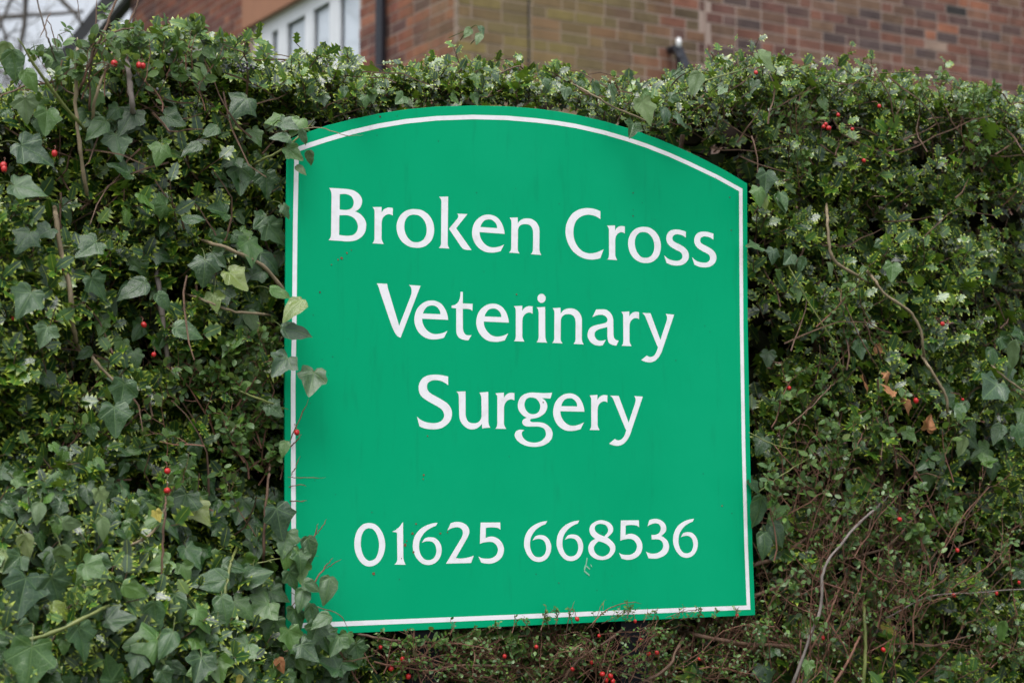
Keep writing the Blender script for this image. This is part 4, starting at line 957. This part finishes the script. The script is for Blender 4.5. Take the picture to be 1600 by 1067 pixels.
def shrub(name, label, reg, seeds, heroes, berries, nparts=300, spurs=()):
    b = hp(reg, 980, -.02); b[2] = 0
    root = hedge_empty(name, b, label, 'shrub'); lv = Leaves(); mb = MB()
    for (n, u0, u1, v0, v1, d0, d1, a0, a1, L0, L1, r, leafp, ls, bushy) in seeds:
        for i in range(n):
            u = RN.uniform(u0, u1); v = RN.uniform(v0, v1)
            q = hp(u, v, RN.uniform(d0, d1)); a = R(RN.uniform(a0, a1)); D = nz(np.array([math.cos(a), -RN.uniform(-.15, .3), math.sin(a)]))
            if not ok_sign(q, 0): continue
            twiggy(lv, mb, q, D, RN.uniform(L0, L1), r*RN.uniform(.7, 1.2), 0, leafp, ls, bushy)
    for (u, v, a, L) in spurs:
        q = hp(u, v, .018); D = nz(np.array([math.cos(R(a)), -.04, math.sin(R(a))]))
        twiggy(lv, mb, q, D, L, .0010, 9, .30, .008)
        for t in (.35, .6, .8):
            twiggy(lv, mb, q+D*L*t, nz(np.array([math.cos(R(a+RN.choice([-50, 50]))), -.03, math.sin(R(a+RN.choice([-40, 50])))])), L*.35, .0007, 9, .3, .007)
    for (pp, r0, r1, mat) in heroes:
        pp = tuck(pp, r0, r1)
        P = curve_pts([hp(u, v, d) for u, v, d in pp], 5); P += RN.normal(size=P.shape)*.0006
        m_ = MB(); m_.tube(P, stemr(r0, r1, len(P)), 7); link('branch', m_.mesh('branch', mat, b, True), root)
    for (u, v, d, s) in berries:
        q = hp(u, v, d); berry(root, b, q+np.array([0, 0, s]), s)
        mb.tube([q+np.array([0, 0, s*1.1]), q+np.array([.004, .01, s+.008]), q+np.array([.006, .03, s+.012])], .0007, 3, False)
    emit(root, lv, 'oval', [OVAL], nparts)
    link('twigs', mb.mesh('twigs', REDTWIG, b), root, kind='stuff')
    return root, lv
shrub('berry_shrub', 'twiggy reddish shrub with red berries along the bottom edge of the sign', 850,
 [(62,520,1190,1005,1100,-.10,.03, 20,160,.08,.18,.0016,.10,.009,1.1),
  (48,560,1180,990,1075,-.06,.025,-20,30,.10,.20,.0014,.12,.009,1.1),
  (24,560,1180,1010,1120,-.16,-.04, 30,150,.12,.24,.0026,.12,.012,1.0),
  (16,540,760,985,1020,-.03,.02,-10,60,.06,.12,.0014,.7,.017,.8)],
 [([(880,1062,-.02),(905,1030,0),(950,1000,.0),(1010,955,-.02)], .0045,.0035, TWIG),
  ([(655,1067,-.03),(668,1030,-.02),(662,1000,-.03)], .004,.003, TWIG),
  ([(560,990,.0),(600,998,.01),(650,1006,.0),(700,1012,0)], .0032,.0028, TWIG),
  ([(925,975,.02),(950,950,.025),(985,941,.025),(1003,943,.025)], .0022,.0008, REDTWIG),
  ([(885,1002,.01),(888,965,.02),(898,938,.022)], .0014,.0008, TWIG),
  ([(650,1057,.0),(710,1040,.01),(790,1040,0)], .0038,.003, TWIG),
  ([(1040,965,.015),(1070,955,.018),(1100,951,.02)], .0012,.0007, REDTWIG),
  ([(1000,1067,0),(1040,1045,.01),(1060,1010,.0)], .0045,.004, TWIG)],
 [(838,1011,.02,.0045),(900,967,.02,.0048),(937,994,.02,.0045),(992,970,.015,.004),(1013,1022,.02,.0052),(1026,1019,.02,.0050),(924,1035,.02,.0045),(940,1054,.025,.006),(952,1056,.025,.0058),(957,1064,.025,.006),(945,1062,.02,.0055),
  (892,1046,.02,.0045),(628,1030,.02,.0055),(613,1045,.02,.0055),(640,1057,.02,.0055),(1095,1030,.02,.0045),(788,1025,.01,.0045),(594,1012,.01,.0045),(1152,961,.015,.0048),(1001,1000,.0,.004)],
 spurs=[(703,992,80,.026),(640,998,100,.02),(778,990,95,.022),(800,988,70,.032),(812,986,30,.03),(845,984,60,.045),(858,982,110,.03),(868,978,85,.03),(925,980,55,.05),(940,974,25,.06),(960,968,15,.05),(980,966,80,.03),(1005,972,40,.03),
        (1040,972,20,.05),(1062,968,12,.05),(1090,966,60,.02),(1120,968,100,.02),(1150,966,85,.022),(590,1002,75,.02),(735,992,60,.018),(760,990,40,.02),(895,978,95,.036),(830,985,135,.03),(1020,968,65,.02)])
shrub('berry_shrub', 'tangle of bare brown twigs and small oval leaves at the lower right of the sign', 1300,
 [(44,1180,1500,780,1100,-.12,.03, 10,170,.12,.26,.0018,.09,.015,.85),
  (46,1180,1460,880,1110,-.10,.03, 20,160,.12,.24,.0016,.10,.013,.9),
  (20,1190,1620,690,900,-.06,.03, 30,150,.08,.16,.0015,.24,.021,.5),
  (9,1180,1330,430,760,-.05,.02, 20,120,.08,.16,.0016,.3,.018,.6),
  (16,1480,1660,880,1110,-.08,.02,20,160,.10,.2,.0016,.12,.014,.8)],
 [([(1365,797,.03),(1335,825,.03),(1298,870,.03),(1285,900,.03),(1282,950,.03),(1260,1010,.03),(1238,1070,.02)], .0032,.005, GREYSTEM),
  ([(1308,930,.02),(1290,975,.025),(1265,1020,.02),(1250,1070,.02)], .0022,.003, REDTWIG),
  ([(1250,1000,.02),(1251,1040,.02),(1243,1075,.02)], .0022,.003, REDTWIG),
  ([(1180,882,-.03),(1220,868,-.03),(1262,838,-.04),(1300,800,-.05)], .006,.0045, TWIG),
  ([(1180,930,-.02),(1215,915,-.02),(1255,885,-.03)], .005,.004, TWIG),
  ([(1090,992,-.02),(1150,1004,-.01),(1215,1008,-.01),(1290,1005,-.02),(1345,968,-.03)], .0062,.005, TWIG),
  ([(1345,868,-.02),(1385,855,-.01),(1410,830,-.02),(1430,805,-.02)], .004,.003, TWIG),
  ([(1348,862,0),(1362,810,.01)], .003,.0024, TWIG),([(1395,952,.02),(1430,935,.02),(1468,910,.0)], .0026,.002, REDTWIG),
  ([(1345,684,.0),(1330,716,.01),(1320,740,0)], .0018,.0015, REDTWIG),([(1218,706,.01),(1245,738,.01),(1268,785,0)], .0016,.0018, REDTWIG),
  ([(1233,665,.01),(1268,635,.02),(1292,610,.01)], .0022,.0016, TWIG),([(1318,470,.0),(1340,520,.01),(1365,565,.0)], .0018,.0018, TWIG),
  ([(1395,960,.01),(1450,932,.01),(1530,925,.01),(1600,920,0)], .002,.002, GREYSTEM),
  ([(1302,1070,.03),(1318,1045,.03),(1337,1007,.03)], .0045,.0035, REDTWIG),
  ([(1350,960,-.01),(1352,1010,0),(1348,1067,0)], .005,.006, GREENSTEM)],
 [(1405,812,.03,.0056),(1494,860,.03,.0052),(1488,931,.03,.005),(1557,927,.03,.005),(1286,996,.03,.005),(1378,1015,.03,.0056),(1430,626,.045,.0065),(1233,607,.03,.005),(1591,910,.03,.0045),(1503,625,.01,.004)])
shrub('berry_shrub', 'upright shoots with oval leaves and red berries at the top left of the hedge', 190,
 [(18,20,330,125,180,-.16,.06, 55,125,.05,.10,.0014,.22,.021,.4),(14,170,330,85,120,-.12,.06, 60,120,.04,.08,.0012,.30,.020,.4),
  (14,0,440,680,840,-.02,.04, 20,160,.06,.14,.0014,.2,.018,.6),(14,340,450,620,800,-.04,.0, 30,150,.08,.16,.0017,.2,.018,1.1)],
 [([(77,66,.0),(68,40,.0),(58,0,0),(52,-20,0)], .0024,.0018, GREYSTEM),([(145,75,.03),(150,50,.03),(152,-10,.03)], .0022,.0018, TWIG),
  ([(130,128,.04),(145,85,.04),(160,55,.04),(178,10,.04),(186,-12,.04)], .004,.0026, TWIG),
  ([(140,160,.03),(142,100,.03),(165,62,.03),(200,45,.03),(235,52,.02)], .0026,.002, TWIG),
  ([(200,40,.02),(212,15,.02),(220,-10,.02)], .0026,.002, TWIG),([(63,60,.02),(73,32,.02),(80,18,.02)], .0014,.001, TWIG),
  ([(90,80,.02),(80,45,.02),(72,28,.02)], .0014,.001, TWIG),([(124,30,.0),(122,10,.0),(120,-10,.0)], .0012,.001, GREYSTEM),
  ([(207,165,.02),(203,130,.02),(200,105,.02)], .006,.007, GREYSTEM)],
 [(178,100,.07,.0065),(216,104,.07,.0062),(223,104,.07,.0062),(85,240,.06,.006),(6,259,.08,.006),(6,266,.08,.0065),(92,416,.05,.0055),(96,421,.05,.004),(222,508,.03,.0055),(241,555,.03,.005),(20,498,.05,.004),(260,737,.10,.006),(261,768,.12,.006)])
shrub('berry_shrub', 'thin brown twigs with a few leaves lying across the left edge of the sign', 470,
 [(9,432,455,640,830,-.02,-.005, 20,80,.05,.10,.0013,.3,.013,.9)],
 [([(452,690,.01),(462,668,.018),(482,624,.02)], .0016,.0012, REDTWIG),([(447,705,-.01),(462,690,.014),(470,678,.018)], .0018,.0014, REDTWIG),
  ([(455,742,.01),(462,730,.016),(468,713,.016)], .0014,.001, REDTWIG),([(450,745,.01),(475,746,.016),(508,746,.018)], .0012,.0008, REDTWIG),
  ([(450,782,.0),(465,783,.014),(480,782,.014)], .0016,.0012, TWIG),([(452,905,.03),(475,870,.04),(492,835,.04),(497,818,.04)], .0022,.0016, REDTWIG),
  ([(494,834,.04),(504,822,.04),(510,811,.04)], .0014,.001, REDTWIG),([(455,948,.04),(482,920,.05),(505,890,.05),(520,872,.05)], .0024,.0016, REDTWIG),
  ([(508,888,.05),(522,880,.05),(533,873,.05)], .0013,.0009, TWIG),([(412,860,.02),(414,800,.02),(420,740,.01)], .0035,.003, TWIG),
  ([(253,905,.12),(254,850,.12),(258,800,.12)], .003,.0024, TWIG),([(448,762,.0),(470,757,.014),(478,760,.014)], .0012,.0009, REDTWIG)],
 [(463,677,.026,.0062)])
shrub('berry_shrub', 'hidden shoots with red berries in the holly at the upper right', 1300,
 [(12,1190,1590,200,330,-.06,.0, 30,150,.06,.12,.0013,.35,.016,.6),(8,1380,1600,140,170,-.03,.03,40,140,.03,.04,.0010,.3,.014,.3)],
 [([(1310,150,.0),(1360,118,.02),(1440,112,.02),(1500,116,.0)], .0014,.0012, TWIG),([(1395,180,0),(1390,150,.01),(1370,118,.01)], .0022,.0016, TWIG)],
 [(1287,200,.04,.0055),(1295,202,.04,.0062),(1291,196,.035,.005),(1309,181,.04,.0052),(1373,167,.04,.005),(1180,115,.05,.005),(1348,252,.04,.005),(1332,203,.03,.0045),(1472,507,.03,.0062)])

# ------------------------------------------------------------------ odd leaves caught in the hedge
def odd(name, label, u, v, s, k, roll, mat, d=.065, cat='leaf', group=None, kind='ivy', curlz=1.0):
    q = hp(u, v, 0); dd = -front(u, v, q)+d; lv = Leaves(); a, tip, size = ivy_leaf(lv, u, v, s, dd, roll, k)
    P, X, Y, Z, Sz, K, H = lv.arrays(); o = bpy.data.objects.new(name, tmpl_mesh(name, TP[kind][k], mat)); COL.objects.link(o)
    rot = Matrix(((T[0], -NRM[0], 0), (T[1], -NRM[1], 0), (0, 0, 1)))
    w0 = O + a[0]*T - a[1]*NRM + np.array([0, 0, a[2]])
    ax = [rot @ Vector(A[0]) for A in (X, Y, Z)]
    o.matrix_world = Matrix([[ax[0][r]*size, ax[1][r]*size, ax[2][r]*size*curlz, w0[r]] for r in range(3)]+[[0, 0, 0, 1]])
    tag(o, label, cat, group)
odd('dead_leaf', 'largest curled brown dead leaf, hanging lowest of the dead leaves right of the sign', 1452, 660, 30, 0, 160, DEAD, curlz=3)
odd('dead_leaf', 'brown dead leaf left of the cluster of small dead leaves beside the vine', 1354, 594, 30, 6, 60, DEAD, curlz=2.5)
odd('dead_leaf', 'topmost brown dead leaf, half shaded, right of the sign', 1375, 545, 34, 7, -70, DEAD, .0, curlz=2)
odd('dead_leaf', 'small pale brown dead leaf in the middle of the dead leaves right of the sign', 1389, 590, 22, 3, 20, DEAD, curlz=3)
odd('dead_leaf', 'small folded brown dead leaf just under the middle of the dead leaves', 1393, 611, 22, 1, 190, DEAD, curlz=3.5)
odd('dead_leaf', 'narrow crumpled brown dead leaf leading down to the largest dead leaf', 1418, 633, 30, 7, 40, DEAD, .02, curlz=3)
odd('dead_leaf', 'buff dead leaf behind the holly in the lower right of the hedge', 1400, 930, 22, 6, 10, DEAD, .01)
odd('dead_leaf', 'brown dead leaf lying under the ivy at the bottom left', 438, 1038, 28, 7, 15, DEAD, .04)
odd('yellow_leaf', 'bright yellow orange leaf on a thin stem above the lower left ivy', 246, 806, 22, 4, 20, YELLOW, .06)
odd('yellow_leaf', 'yellow green spiny leaf in the lower right part of the hedge', 1385, 983, 40, 2, 70, YELLOW, .04, kind='holly')
odd('yellow_leaf', 'small yellow leaf at the bottom of the lower left ivy', 375, 1062, 20, 6, -20, YELLOW, .04)
